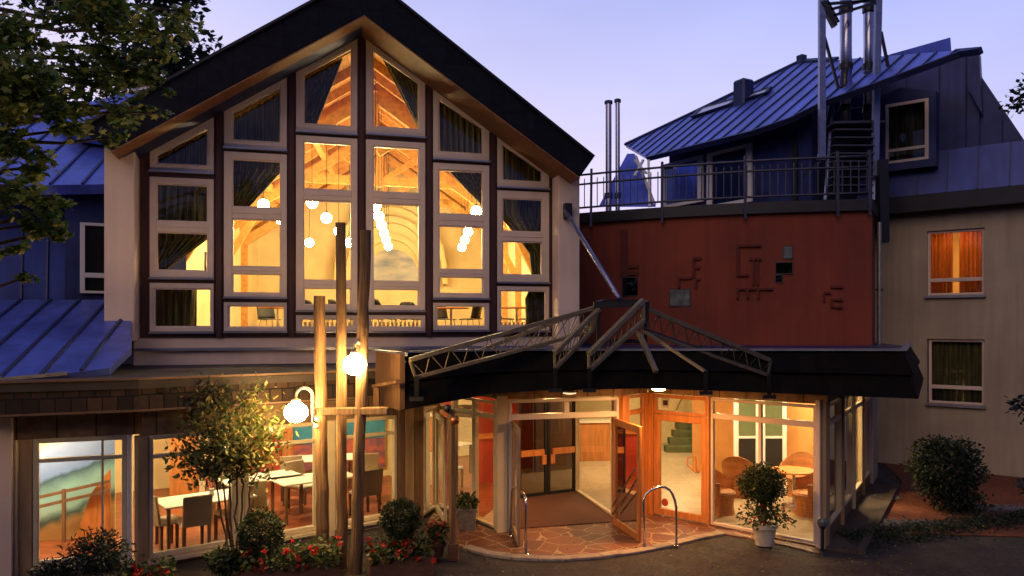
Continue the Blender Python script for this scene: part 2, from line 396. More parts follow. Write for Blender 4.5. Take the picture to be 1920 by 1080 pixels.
M['floor_wood'] = brick_mat('dark_red_parquet', ((.20, .055, .022), (.28, .08, .03)), 1.1, .12, .002, (.07, .02, .01), .35, .15)
M['floor_stone'] = brick_mat('beige_stone_floor', ((.42, .34, .22), (.48, .39, .26)), .6, .6, .005, (.26, .2, .13), .3, .1, offset=0, vari=.5)
M['mat'] = mat('door_mat', (0.075, 0.026, 0.014), .95, var=.25, scale=20, bump=.5, bscale=150)
M['red_wall'] = mat('red_inner_wall', (0.42, 0.050, 0.025), .7, var=.15)
M['curtain'] = mat('grey_green_curtain', (0.16, 0.14, 0.055), .85, var=.9, scale=4, stretch=(9, 9, .25))
M['curtain_lit'] = mat('orange_curtain', (0.66, 0.36, 0.09), .85, var=.25, scale=3, stretch=(9, 9, .25))
M['black'] = mat('black_plastic', (0.016, 0.015, 0.015), .4, var=.1)
M['cloth_white'] = mat('white_tabletop', (0.72, 0.66, 0.52), .5, var=.05)
M['taupe'] = mat('taupe_leather', (0.30, 0.22, 0.13), .55, var=.15)
M['rattan'] = brick_mat('rattan_weave', ((.50, .20, .06), (.60, .27, .09)), .05, .03, .004, (.2, .06, .02), .6, .6)
M['green_carpet'] = mat('green_stair_carpet', (0.09, 0.12, 0.055), .9, var=.2)
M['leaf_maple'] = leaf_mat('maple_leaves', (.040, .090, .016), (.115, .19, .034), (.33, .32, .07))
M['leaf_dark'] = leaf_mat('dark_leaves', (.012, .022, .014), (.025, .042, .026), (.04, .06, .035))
M['leaf_shrub'] = leaf_mat('glossy_shrub_leaves', (.04, .070, .016), (.13, .16, .04), (.34, .25, .08))
M['leaf_box'] = leaf_mat('boxwood_leaves', (.012, .024, .007), (.028, .048, .013), (.05, .07, .02), .25)
M['leaf_ger'] = leaf_mat('geranium_leaves', (.02, .045, .012), (.05, .075, .02), (.09, .10, .03))
M['petal'] = leaf_mat('red_petals', (.42, .012, .012), (.60, .025, .02), (.70, .07, .05), .3)

def translucent(m, f):
    t = m.node_tree; L = t.links; b = t.nodes['Principled BSDF']; tl = t.nodes.new('ShaderNodeBsdfTranslucent')
    L.new(b.inputs['Base Color'].links[0].from_socket, tl.inputs[0]); mx = t.nodes.new('ShaderNodeMixShader'); mx.inputs[0].default_value = f
    L.new(b.outputs[0], mx.inputs[1]); L.new(tl.outputs[0], mx.inputs[2]); L.new(mx.outputs[0], t.nodes['Material Output'].inputs[0])
translucent(M['curtain'], .28); translucent(M['curtain_lit'], .6)
# ------------------------------------------------------------------ ground
mb = MB(); mb.add([(-300, -250, 0), (300, -250, 0), (300, 350, 0), (-300, 350, 0)], [[0, 1, 2, 3]])
struct(mb.build('ground', M['asphalt']))

# ================================================================== the gabled hall (upper floor)
def gd(px): return 16.0 * (6220 - 680) / (6220 - px)
G = Wall(plan(195, gd(195)), plan(1087, gd(1087)))           # facade plane of the gable
AX = Vector((-0.125, 0.992, 0)).normalized()                 # long axis of the hall
FLZ = 3.46                                                    # upper floor level
hall = thing('gabled_hall', 'gabled hall with tall lit windows in dark timber between two pale plaster piers', 'hall building', (G.P(G.L / 2, 0).x, G.P(G.L / 2, 0).y, 3.0))
def g(px, py, n=0.0): return G.uz(px, py, n)
UL, UR = G.u(265), G.u(1040)
ZB = G.z(660, 632)                                            # foot of the timber grid
# roof line of the soffit on the facade
apex = g(680, 26); eaveL = g(205, 288); eaveR = g(1088, 334)
def roof_z(u):
    if u < apex[0]: return apex[1] + (u - apex[0]) * (apex[1] - eaveL[1]) / (apex[0] - eaveL[0])
    return apex[1] + (u - apex[0]) * (eaveR[1] - apex[1]) / (eaveR[0] - apex[0])
# piers and the plaster band under the windows
mb = MB()
for a, b in ((195, 252), (1047, 1087)):
    u0 = G.u(a, .42); u1 = G.u(b, .42)
    z0 = G.z(220, 640, .42) if a < 500 else 3.05
    mb.wpoly(G, [(u0, z0), (u1, z0), (u1, roof_z(u1) + .12), (u0, roof_z(u0) + .12)], .42, -.30)
mb.wbox(G, UL - .15, UR + .2, 2.9, ZB, -.02, -.30)
mb.build('plaster_wall', M['plaster'], hall, bevel=.015)
mb = MB(); mb.wbox(G, UL - .1, UR + .1, ZB - .26, ZB - .2, .06, -.02)
mb.build('flashing', M['sill'], hall)

# the windows: columns of units, each with an outer frame and panes (photo pixels)
T, B_ = None, None
cols = [
 dict(x=(281, 401), px=(293, 391), A=((281, 283), (401, 219), 322), B=(334, 521, [(346, 416), (436, 508)]), C=(531, 622, (541, 613)), cx=(288, 397)),
 dict(x=(420, 538), px=(435, 527), A=((420, 203), (538, 143), 279), B=(287, 557, [(300, 390), (411, 501), (514, 549)]), C=(567, 621, (574, 613)), cx=(428, 535)),
 dict(x=(555, 670), px=(569, 659), A=((555, 130), (670, 69), 249), B=(257, 582, [(268, 357), (376, 527), (541, 571)]), C=(591, 621, (598, 612)), cx=(563, 666)),
 dict(x=(686, 797), px=(699, 786), A=((686, 70), (797, 146), 254), B=(265, 582, [(276, 362), (382, 529), (543, 573)]), C=(591, 621, (598, 612)), cx=(693, 792)),
 dict(x=(812, 917), px=(822, 906), A=((812, 163), (917, 234), 300), B=(308, 559, [(320, 403), (424, 506), (520, 550)]), C=(568, 619, (574, 611)), cx=(817, 911)),
 dict(x=(932, 1029), px=(941, 1017), A=((932, 249), (1029, 316), 352), B=(359, 529, [(373, 435), (453, 516)]), C=(537, 620, (545, 611)), cx=(937, 1024)),
]
NF, NB = .035, -.07                                           # front and back of the window frames
def unit(outer, panes, parent, frame_m='frame'):
    """outer and panes are lists of (u, z); panes stacked; one frame mesh, one glazing mesh, one sill"""
    m = MB()
    if len(panes) == 1:
        m.wring(G, outer, panes[0], NF, NB)
    else:
        (ou0, oz0), (ou1, oz1) = outer[0], outer[2]
        iu0 = max(p[0][0] for p in panes); iu1 = min(p[1][0] for p in panes)
        m.wbox(G, ou0, iu0, oz0, oz1, NF, NB); m.wbox(G, iu1, ou1, oz0, oz1, NF, NB)
        lv = sorted(panes, key=lambda p: p[0][1]); zz = [oz0]
        for p in lv: zz += [p[0][1], p[2][1]]
        zz.append(oz1)
        for k in range(0, len(zz), 2): m.wbox(G, iu0, iu1, zz[k], zz[k + 1], NF, NB)
        for k in range(2, len(zz) - 2, 2): m.wbox(G, iu0, iu1, (zz[k]+zz[k+1])/2 - .012, (zz[k]+zz[k+1])/2 + .012, NF + .012, NF)
    w = m.build('window', M[frame_m], parent, bevel=.008)
    m = MB(); m2 = MB()
    for p in panes:
        c = Vector((sum(q[0] for q in p) / len(p), sum(q[1] for q in p) / len(p)))
        e = [tuple(Vector(q) + (Vector(q) - c).normalized() * .01) for q in p]
        m.add([G.P(u, z, -.02) for u, z in e], [list(range(len(e)))])
        q = [tuple(Vector(v) - (Vector(v) - c).normalized() * .035) for v in p]
        m2.wring(G, p, q, .015, -.05)
    m.build('pane', M['glass'], w)
    m2.build('glazing_bead', M['frame'], w)
    m = MB(); us = [o[0] for o in outer]; zb = min(o[1] for o in outer)
    m.wbox(G, min(us) - .01, max(us) + .01, zb - .035, zb - .004, .10, -.05)
    m.build('sill', M['sill'], w)
def rect(x0, x1, y0, y1):
    xm = (x0 + x1) / 2; u0, u1 = G.u(x0), G.u(x1); za, zb = G.z(xm, y1), G.z(xm, y0)
    return [(u0, za), (u1, za), (u1, zb), (u0, zb)]
colU = []
for c in cols:
    x0, x1 = c['x']; xm = (x0 + x1) / 2
    (lx, ly), (rx, ry), yb = c['A']
    u0, u1 = G.u(x0), G.u(x1); zb = G.z(xm, yb)
    o = [(u0, zb), (u1, zb), (u1, G.z(x1, ry)), (u0, G.z(x0, ly))]
    du0 = G.u(c['px'][0]) - u0; du1 = u1 - G.u(c['px'][1]); s = (o[2][1] - o[3][1]) / (u1 - u0)
    top = .15
    i = [(u0 + du0, zb + .14), (u1 - du1, zb + .14), (u1 - du1, o[3][1] + s * (u1 - du1 - u0) - top * 1.15), (u0 + du0, o[3][1] + s * du0 - top * 1.15)]
    if i[2][1] < i[1][1] + .03 or i[3][1] < i[0][1] + .03:
        k = 2 if s < 0 else 3
        i[k] = (i[k][0], zb + .20)
    unit(o, [i], hall)
    yb0, yb1, ps = c['B']
    unit(rect(x0, x1, yb0, yb1), [rect(*c['px'], a, b) if k < 2 else rect(c['px'][0] - 0, c['px'][1] + 0, a, b) for k, (a, b) in enumerate(ps)], hall)
    unit(rect(x0, x1, c['C'][0], c['C'][1]), [rect(c['cx'][0], c['cx'][1], *c['C'][2])], hall)
    colU.append((u0, u1, o, c))
# dark timber posts between the columns, rails between the units, boards above the sloping lights
edges = [UL - .02] + [v for (u0, u1, _, _) in colU for v in (u0, u1)] + [UR + .02]
for k in range(0, len(edges), 2):
    a, b = edges[k], edges[k + 1]
    m = MB(); m.wpoly(G, [(a, ZB), (b, ZB), (b, roof_z(b) + .1)] + ([(apex[0], apex[1] + .1)] if a < apex[0] < b else []) + [(a, roof_z(a) + .1)], .0, -.16)
    if 0 < k < len(edges) - 2:
        c = (a + b) / 2; h = (b - a) * .30
        m.wpoly(G, [(c - h, ZB), (c + h, ZB), (c + h, roof_z(c) - .02), (c - h, roof_z(c) - .02)], .05, .0)
    m.build('timber_post', M['timber'], hall, bevel=.008)
for u0, u1, o, c in colU:
    m = MB()
    xm = sum(c['x']) / 2
    zs = [ZB, G.z(xm, c['C'][1]), G.z(xm, c['C'][0]), G.z(xm, c['B'][1]), G.z(xm, c['B'][0]), G.z(xm, c['A'][2])]
    for k in (0, 2, 4): m = MB(); m.wbox(G, u0, u1, zs[k], zs[k + 1], .002, -.14); m.build('timber_rail', M['timber'], hall)
    m = MB()
    m.wpoly(G, [o[3], o[2], (u1, roof_z(u1) + .1), (u0, roof_z(u0) + .1)], .002, -.14)
    m.build('timber_rail', M['timber'], hall)

# roof: two thick slopes overhanging forward
OV = 1.05
def fz(px, py): return G.uz(px, py, OV)
fa, fb = fz(683, -48), fz(683, 26)
fl0, fl1 = fz(148, 243), fz(208, 281)
fr0, fr1 = fz(1113, 296), fz(1088, 331)
def back(u, z, n, L):
    q = G.P(u, z, n); return q + AX * L
roof_root = None
m = MB()
for prof in ([fl0, fa, fb, fl1], [fa, fr0, fr1, fb]):
    m.loft([G.P(u, z, OV - .05) for u, z in prof], [back(u, z, OV - .05, 13.5) for u, z in prof])
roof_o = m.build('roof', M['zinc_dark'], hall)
m = MB()
for prof in ([fl0, fa, fb, fl1], [fa, fr0, fr1, fb]): m.wpoly(G, prof, OV, OV - .05)
m.build('bargeboard', M['slate'], roof_o)
m = MB()                                                       # thin metal drip edge along the top of the bargeboard
for p, q in ((fl0, fa), (fa, fr0)):
    m.bar(G.P(p[0], p[1] + .02, OV + .01), G.P(q[0], q[1] + .02, OV + .01), .10, .05)
m.build('verge_trim', M['black_steel'], roof_o)
m = MB()                                                       # boarded soffit
for p, q in ((fl1, fb), (fb, fr1)):
    d = -.015
    m.loft([G.P(p[0], p[1] + d, OV - .01), G.P(q[0], q[1] + d, OV - .01), G.P(q[0], q[1] + d - .03, OV - .01), G.P(p[0], p[1] + d - .03, OV - .01)],
           [G.P(p[0], p[1] + d, -.1), G.P(q[0], q[1] + d, -.1), G.P(q[0], q[1] + d - .03, -.1), G.P(p[0], p[1] + d - .03, -.1)])
m.build('soffit', M['soffit'], roof_o)

# ---------------------------------------------------------------- inside the hall
HL = 11.5
def inn(u, z, d): return G.P(u, z, -.32) + AX * d              # hall interior coordinates: along the facade, up, inwards
u0, u1 = UL - .1, UR + .1
m = MB(); m.loft([inn(u0, FLZ - .3, 0), inn(u1, FLZ - .3, 0), inn(u1, FLZ, 0), inn(u0, FLZ, 0)], [inn(u0, FLZ - .3, HL), inn(u1, FLZ - .3, HL), inn(u1, FLZ, HL), inn(u0, FLZ, HL)])
m.build('floor', M['floor_wood'], hall)
m = MB()
for s, uu in ((-1, u0), (1, u1)):
    m.loft([inn(uu, FLZ, 0), inn(uu + s * .2, FLZ, 0), inn(uu + s * .2, roof_z(uu) + .1, 0), inn(uu, roof_z(uu) + .1, 0)],
           [inn(uu, FLZ, HL), inn(uu + s * .2, FLZ, HL), inn(uu + s * .2, roof_z(uu) + .1, HL), inn(uu, roof_z(uu) + .1, HL)])
# end wall with a pointed-arch niche of stepped mouldings
m.loft([inn(u0, FLZ, HL), inn(u1, FLZ, HL), inn(u1, roof_z(u1), HL), inn(apex[0], apex[1], HL), inn(u0, roof_z(u0), HL)],
       [inn(u0, FLZ, HL + .2), inn(u1, FLZ, HL + .2), inn(u1, roof_z(u1), HL + .2), inn(apex[0], apex[1], HL + .2), inn(u0, roof_z(u0), HL + .2)])
m.build('inner_wall', M['int_plaster'], hall)
def hall_px(px, py, d):
    """hall coordinates of a pixel at depth d behind the facade"""
    o = G.P(0, 0, -.32) + AX * d; k = (px - CX) / F
    u = (k * o.y - o.x) / (G.t.x - k * G.t.y); D = o.y + G.t.y * u
    return u, CH + (HY - py) / F * D
ac, az = hall_px(735, 532, HL - .1)
def arch(w, h):
    return [(ac + math.cos(a) * w * (1 if abs(math.cos(a)) > .02 else 0), az + (abs(math.sin(a)) ** .85) * h) for a in [math.pi * k / 16 for k in range(17)]]
m = MB()
for k, (w, h) in enumerate(((2.0, 3.0), (1.62, 2.4), (1.25, 1.8))):
    o = arch(w, h); i = arch(w - .17, h - .22); dd = .55 - .15 * k
    for j in range(16):
        m.loft([inn(*o[j], HL), inn(*o[j+1], HL), inn(*i[j+1], HL), inn(*i[j], HL)], [inn(*o[j], HL - dd), inn(*o[j+1], HL - dd), inn(*i[j+1], HL - dd), inn(*i[j], HL - dd)])
m.build('arch_moulding', M['int_plaster'], hall)
M['sky_panel'] = mat('painted_sky_panel', (.20, .26, .40), .8, scale=1.3, col2=(.62, .60, .55), stretch=(1, 1, 2.5))
m = MB(); pts = arch(1.0, 1.25); m.loft([inn(u, z, HL - .02) for u, z in pts], [inn(u, z, HL - .08) for u, z in pts])
m.build('niche_painting', M['sky_panel'], hall)
# boarded ceiling, rafters, purlins and trusses
SHIFT = 1.38 * Vector((AX.x, AX.y)).dot(G.t)
_l, _a, _r = [(q[0] + SHIFT, q[1] - .04) for q in (fl1, fb, fr1)]
def roof_in(u):
    if u < _a[0]: return _a[1] + (u - _a[0]) * (_a[1] - _l[1]) / (_a[0] - _l[0])
    return _a[1] + (u - _a[0]) * (_r[1] - _a[1]) / (_r[0] - _a[0])
ridge = _a
m = MB()
for a in ((u0, roof_in(u0)), (u1, roof_in(u1))):
    m.loft([inn(a[0], a[1] - .06, -.1), inn(ridge[0], ridge[1] - .06, -.1), inn(ridge[0], ridge[1], -.1), inn(a[0], a[1], -.1)],
           [inn(a[0], a[1] - .06, HL), inn(ridge[0], ridge[1] - .06, HL), inn(ridge[0], ridge[1], HL), inn(a[0], a[1], HL)])
m.build('ceiling', M['int_boards'], hall)
def rz2(u, o): return roof_in(u) - o
for d in [0.7 + 0.9 * k for k in range(12)]:
    m = MB()
    for a in (u0, u1): m.bar(inn(a, rz2(a, .16), d), inn(ridge[0], ridge[1] - .16, d), .10, .20)
    m.build('rafter', M['int_wood'], hall)
for f_ in (.33, .66):
    for s in (0, 1):
        a = (u0, u1)[s]; uu = a + (ridge[0] - a) * f_; m = MB()
        m.bar(inn(uu, rz2(uu, .34), .1), inn(uu, rz2(uu, .34), HL), .16, .22); m.build('purlin', M['int_wood'], hall)
for d in (2.2, 5.6, 9.0):
    m = MB()
    for a in (u0, u1): m.bar(inn(a, rz2(a, .55), d), inn(ridge[0], ridge[1] - .5, d), .16, .26)
    for zt in ((7.85,) if d > 3 else ()):
        ua = next(u for u in np.linspace(u0, ridge[0], 200) if roof_in(u) > zt + .5); ub = next(u for u in np.linspace(u1, ridge[0], 200) if roof_in(u) > zt + .5)
        m.bar(inn(ua, zt, d), inn(ub, zt, d), .16, .24)
    m.bar(inn(ridge[0], 7.7 if d > 3 else 8.3, d), inn(ridge[0], ridge[1] - .5, d), .18, .18)
    for s in (-1, 1):
        m.bar(inn(ridge[0] + s * .1, 7.9, d), inn(ridge[0] + s * 1.1, roof_in(ridge[0] + s * 1.1) - .5, d), .13, .16)
        a = u0 if s < 0 else u1
        if d < 8: m.bar(inn(a - s * .05, 5.0, d), inn(a - s * 1.2, rz2(a - s * 1.2, .7), d), .14, .18)
        m.bar(inn(a - s * .08, FLZ, d), inn(a - s * .08, rz2(a, .3), d), .18, .18)
    m.build('roof_truss', M['int_wood'], hall)
# orange door panel and a dado on the left, radiators under the middle windows
m = MB(); o = hall_px(372, 612, .9); m.loft([inn(u0 + .02, FLZ, .9), inn(u0 + .02, FLZ, 1.9), inn(u0 + .02, FLZ + 1.05, 1.9), inn(u0 + .02, FLZ + 1.05, .9)], [inn(u0 + .07, FLZ, .9), inn(u0 + .07, FLZ, 1.9), inn(u0 + .07, FLZ + 1.05, 1.9), inn(u0 + .07, FLZ + 1.05, .9)])
m.build('inner_door', M['orange_wood'], hall)

# globes on cords, in three rows down the hall
pend_used = []
def pendant(u, z, d, lab):
    p = inn(u, z, d)
    t = thing('pendant_lamp', lab, 'pendant lamp', p, 'globe pendants inside the hall')
    m = MB(); m.ball(p, .125, 16, 10); gl = m.build('globe', M['pend'], t, smooth=True)
    m = MB(); m.tube([p + Vector((0, 0, .12)), p + Vector((0, 0, max(.3, roof_in(u) - z - .1)))], .008, 6); m.build('cord', M['black'], t)
    m = MB(); m.lathe(p + Vector((0, 0, .105)), [(.05, 0), (.05, .05), (.015, .07)], 12); m.build('lamp_cap', M['chrome'], t)
rows = [('left', (585, 380, 1.2), (655, 455, 5.6), 4), ('middle', (704, 386, 1.4), (728, 462, 8.4), 6), ('right', (893, 396, 1.4), (866, 464, 7.6), 5), ('far left', (494, 384, 1.3), (580, 455, 6.4), 4)]
for nm, a, b, n in rows:
    ua, za = hall_px(*a); ub, zb = hall_px(*b)
    for k in range(n):
        f_ = k / (n - 1)
        which = ('the one closest to the glass', 'second one back from the glass', 'third one back from the glass', 'fourth one back from the glass', 'fifth one back from the glass', 'sixth and last one')[k]
        if k == n - 1 and n < 6: which = 'the deepest one'
        pendant(ua + (ub - ua) * f_, za + (zb - za) * f_, a[2] + (b[2] - a[2]) * f_, 'globe pendant in the %s row of the hall, %s' % (nm, which))

# curtains just behind the glass: rows of (xl, yl, xr, yr) on the facade
def curtain(rows, lab, n=-.36, folds=9, amp=.065, m_='curtain'):
    P = [(G.P(*G.uz(a, b, n), 0), G.P(*G.uz(c, d, n), 0)) for a, b, c, d in rows]
    L = len(rows) - 1; ph = rnd.uniform(0, 6)
    def fn(s, t):
        k = min(L - 1, int(t * L)); f_ = t * L - k
        a = P[k][0].lerp(P[k+1][0], f_); b = P[k][1].lerp(P[k+1][1], f_); q = a.lerp(b, s)
        w = amp * math.sin(ph + s * folds * 6.283) + .4 * amp * math.sin(ph * 2 + s * folds * 2.7 * 6.283 + 3 * t)
        o = G.P(0, 0, n + w) - G.P(0, 0, 0)
        return q + Vector((o.x, o.y, 0))
    m = MB(); m.grid(fn, 66, 4 * L)
    return tag(m.build('curtain', M[m_], None, smooth=True, recalc=False, solid=.012), lab, 'curtain', 'curtains in the gable windows')
curtain([(284, 279, 402, 216), (284, 345, 402, 345), (284, 455, 400, 440), (284, 508, 312, 506), (286, 522, 306, 522)], 'dark curtain closed over the leftmost column of gable windows, swept aside near its foot')
curtain([(286, 530, 368, 530), (286, 624, 368, 624)], 'short dark straight curtain in the bottom left corner window of the gable', folds=6)
curtain([(421, 205, 541, 140), (421, 292, 541, 294), (421, 318, 532, 318), (421, 392, 466, 390), (424, 415, 436, 415)], 'grey green curtain tied back in the second column of gable windows from the left', folds=9)
curtain([(556, 127, 659, 70), (556, 235, 592, 238), (556, 256, 572, 256)], 'striped curtain tied to the left in the tall window left of the gable peak', folds=8)
curtain([(702, 80, 799, 146), (781, 232, 799, 238), (788, 256, 799, 256)], 'striped curtain tied to the right in the tall window right of the gable peak', folds=8)
curtain([(812, 162, 919, 236), (816, 300, 919, 304), (840, 320, 919, 320), (900, 382, 919, 388), (910, 415, 918, 415)], 'dark curtain swept to the right in the fifth column of gable windows from the left', folds=10)
curtain([(931, 249, 1031, 320), (931, 365, 1031, 365), (934, 405, 1031, 405), (966, 440, 1031, 440), (992, 475, 1031, 470), (998, 530, 1030, 530), (984, 560, 1028, 560), (986, 622, 1028, 622)], 'long dark curtain hanging down the rightmost column of gable windows', folds=10)

# furniture of the hall
def shell_chair(m_='black'):
    t = thing('hall_chair', '', 'chair')
    m = MB(); m.grid(lambda s, r: Vector(((s - .5) * .44, -.2 + r * .42, .45 + .02 * math.cos((s - .5) * 3) - .02 * (1 - r))), 6, 6); m.build('seat', M[m_], t, smooth=True, recalc=False, solid=.02)
    def bk(s, r):
        a = (s - .5) * 2.0; w = .24 * (1 - .35 * max(0, r - .6) ** 2 * 6)
        return Vector((math.sin(a) * w / .84, .22 - .10 * (1 - math.cos(a)) * 2 + .10 * r, .47 + r * .44 - .10 * max(0, abs(s - .5) - .3) * r))
    m = MB(); m.grid(bk, 10, 8); m.build('backrest', M[m_], t, smooth=True, recalc=False, solid=.02)
    for sx in (-1, 1):
        for sy in (-1, 1):
            m = MB(); m.tube([(sx * .16, sy * .15, .44), (sx * .21, sy * .21, 0)], .011, 6); m.build('leg', M['chrome'], t)
    return t
def round_table(mtop='cloth_white', r=.45, h=.74):
    t = thing('hall_table', '', 'table')
    m = MB(); m.lathe((0, 0, h - .03), [(r, 0), (r + .01, .015), (r, .03)], 24); m.build('tabletop', M[mtop], t)
    m = MB(); m.tube([(0, 0, .03), (0, 0, h - .03)], .03, 8); m.build('column', M['chrome'], t)
    m = MB(); m.lathe((0, 0, 0), [(.24, 0), (.24, .015), (.04, .04)], 16); m.build('foot', M['chrome'], t)
    return t
ch0, chu = shell_chair(), []
tb0, tbu = round_table('orange_wood'), []
def hp(px, d): return inn(hall_px(px, 600, d)[0], FLZ, d)
for px, d, rz, lab in ((947, 1.7, 1.4, 'black shell chair left of the small table behind the bottom right gable window'), (992, 1.5, -1.3, 'black shell chair right of the small table behind the bottom right gable window'),
        (882, 2.2, -2.0, 'black shell chair behind the second gable window from the right, bottom row'), (716, 2.0, 2.4, 'black shell chair right of the middle post of the gable'), (640, 2.3, 2.2, 'black shell chair left of the middle post of the gable'),
        (585, 2.9, 2.6, 'black shell chair behind the third bottom gable window, its left side'), (768, 3.4, .4, 'black shell chair at the table behind the fourth bottom gable window'), (505, 4.2, .8, 'black shell chair at the table behind the second bottom gable window'),
        (615, 4.6, -.5, 'black shell chair deep in the hall behind the third gable window'), (700, 1.6, 1.9, 'black shell chair close to the glass just right of the middle post'), (835, 3.2, .9, 'black shell chair left of the table behind the fifth bottom gable window'), (660, 1.5, -2.2, 'black shell chair close to the glass just left of the middle post'), (790, 1.9, -1.2, 'black shell chair right of the table behind the fourth bottom gable window')):
    spawn(ch0, chu, hp(px, d), rz, lab, 'black chairs in the hall')
for px, d, lab in ((969, 1.9, 'small round table between two black chairs at the bottom right gable window'), (846, 2.6, 'round wooden table behind the fifth bottom gable window'), (742, 2.4, 'round wooden table behind the fourth bottom gable window'), (600, 3.6, 'round wooden table behind the third bottom gable window'), (520, 3.4, 'round wooden table behind the second bottom gable window')):
    spawn(tb0, tbu, hp(px, d), 0, lab, 'round tables in the hall')
for a, b, lab in ((560, 668, 'cream finned radiator under the third gable window'), (692, 794, 'cream finned radiator under the fourth gable window'), (936, 990, 'cream finned radiator at the bottom right gable window')):
    t = thing('radiator', lab, 'radiator', inn(hall_px((a + b) / 2, 600, .12)[0], FLZ, .12), 'radiators under the hall windows')
    ua, ub = hall_px(a, 600, .12)[0], hall_px(b, 600, .12)[0]; m = MB(); n = int((ub - ua) / .085)
    for k in range(n):
        uu = ua + (ub - ua) * (k + .5) / n
        m.loft([inn(uu - .024, FLZ + .06, .08), inn(uu + .024, FLZ + .06, .08), inn(uu + .024, FLZ + .36, .08), inn(uu - .024, FLZ + .36, .08)], [inn(uu - .024, FLZ + .06, .2), inn(uu + .024, FLZ + .06, .2), inn(uu + .024, FLZ + .36, .2), inn(uu - .024, FLZ + .36, .2)])
    m.build('fin', M['cream_frame'], t)
    m = MB(); m.tube([inn(ua, FLZ + .04, .14), inn(ub, FLZ + .04, .14)], .02, 6); m.build('pipe', M['cream_frame'], t)
# small framed pictures on the left inner wall
for k, (px, py, d, lab) in enumerate(((490, 493, 5.0, 'small dark framed picture, the upper of two on the hall wall'), (491, 518, 5.0, 'small dark framed picture, the lower of two on the hall wall'))):
    z = CH + (HY - py) / F * 20
    t = thing('picture', lab, 'picture', inn(u0 + .03, z, d), 'pictures on the hall wall')
    for nm, e, dd, mm in (('frame', .28, .03, 'black'), ('print', .22, .036, 'sky_panel')):
        m = MB(); m.loft([inn(u0 + .005, z - e, d - e), inn(u0 + .005, z - e, d + e), inn(u0 + .005, z + e, d + e), inn(u0 + .005, z + e, d - e)], [inn(u0 + dd, z - e, d - e), inn(u0 + dd, z - e, d + e), inn(u0 + dd, z + e, d + e), inn(u0 + dd, z + e, d - e)])
        m.build(nm, M[mm], t)
# ================================================================== restaurant wing (ground floor, left)
V2 = Vector
F1 = Wall((-6.99, 11.45), (-6.06, 11.82)); F2 = Wall((-5.47, 11.85), (-2.41, 14.3))
rest = thing('restaurant_wing', 'low curved restaurant wing with big lit windows under a shingled eave', 'restaurant', (-4.5, 12.6, 0))
ZT = 2.62                                                     # top of the ground floor walls
def lowwin(W, px0, px1, panes, parent, fr='cream_frame', d=.10, n1=.02, z0=.16, z1=2.06, trans=1.70, th=.06, split=None, edge=.07):
    """frame with a top light and a main light between pixels px0..px1 on wall W"""
    a, b = W.u(px0), W.u(px1); m = MB()
    m.wbox(W, a, a + edge, z0, z1, n1, n1 - d); m.wbox(W, b - edge, b, z0, z1, n1, n1 - d)
    for za, zb in ((z0, z0 + .08), (trans, trans + th), (z1 - .07, z1)): m.wbox(W, a + edge, b - edge, za, zb, n1 - .002, n1 - d + .002)
    if split is not None:
        s = W.u(split); m.wbox(W, s - .015, s + .015, z0 + .08, trans, n1 - .01, n1 - d + .01); m.wbox(W, s - .015, s + .015, trans + th, z1 - .07, n1 - .01, n1 - d + .01)
    w = m.build('window', M[fr], parent, bevel=.01)
    m = MB()
    for za, zb in ((z0 + .07, trans + .01), (trans + th - .01, z1 - .06)):
        m.add([W.P(a + .05, za, n1 - d / 2), W.P(b - .05, za, n1 - d / 2), W.P(b - .05, zb, n1 - d / 2), W.P(a + .05, zb, n1 - d / 2)], [[0, 1, 2, 3]])
    m.build('pane', M['glass'], w)
    m = MB(); m.wbox(W, a - .02, b + .02, z0 - .05, z0 - .004, .14, -.05); m.build('sill', M['cream_frame'], w)
    return w
# solid wall pieces: plinth, head panels (frieze) and end wall
m = MB(); m.wbox(F1, F1.u(-40), F1.u(262), -.1, .11, .0, -.2); m.wbox(F2, F2.u(268), F2.u(792), -.1, .11, .0, -.2)
m.wbox(F1, F1.u(-330), F1.u(26), -.1, ZT, .16, -.2)
m.build('plinth_wall', M['plaster'], rest)
m = MB(); m.wbox(F1, F1.u(26) , F1.u(264), 2.06, ZT, .01, -.14); m.wbox(F2, F2.u(266), F2.u(748), 2.06, ZT, .01, -.14)
m.build('frieze', M['frieze'], rest)
lowwin(F1, 62, 238, None, rest, split=192)
lowwin(F2, 278, 444, None, rest); lowwin(F2, 458, 596, None, rest); lowwin(F2, 628, 744, None, rest)
def pil(W, a, b, n0, mm, z1=2.06):
    m = MB(); m.wbox(W, W.u(a), W.u(b), .0, z1, n0, -.15); m.build('pilaster', M[mm], rest, bevel=.012)
pil(F1, 28, 34, .06, 'cream_frame'); pil(F1, 36, 61, .03, 'ochre_panel'); pil(F1, 239, 248, .10, 'white_frame'); pil(F2, 256, 277, .06, 'ochre_panel'); pil(F2, 445, 457, .03, 'cream_frame')
pil(F2, 597, 611, .03, 'ochre_panel'); pil(F2, 613, 627, .05, 'cream_frame')
for a, b, mm in ((745, 757, 'brown_panel'), (758, 775, 'ochre_panel'), (776, 792, 'brown_panel')): pil(F2, a, b, .05, mm, 2.5)
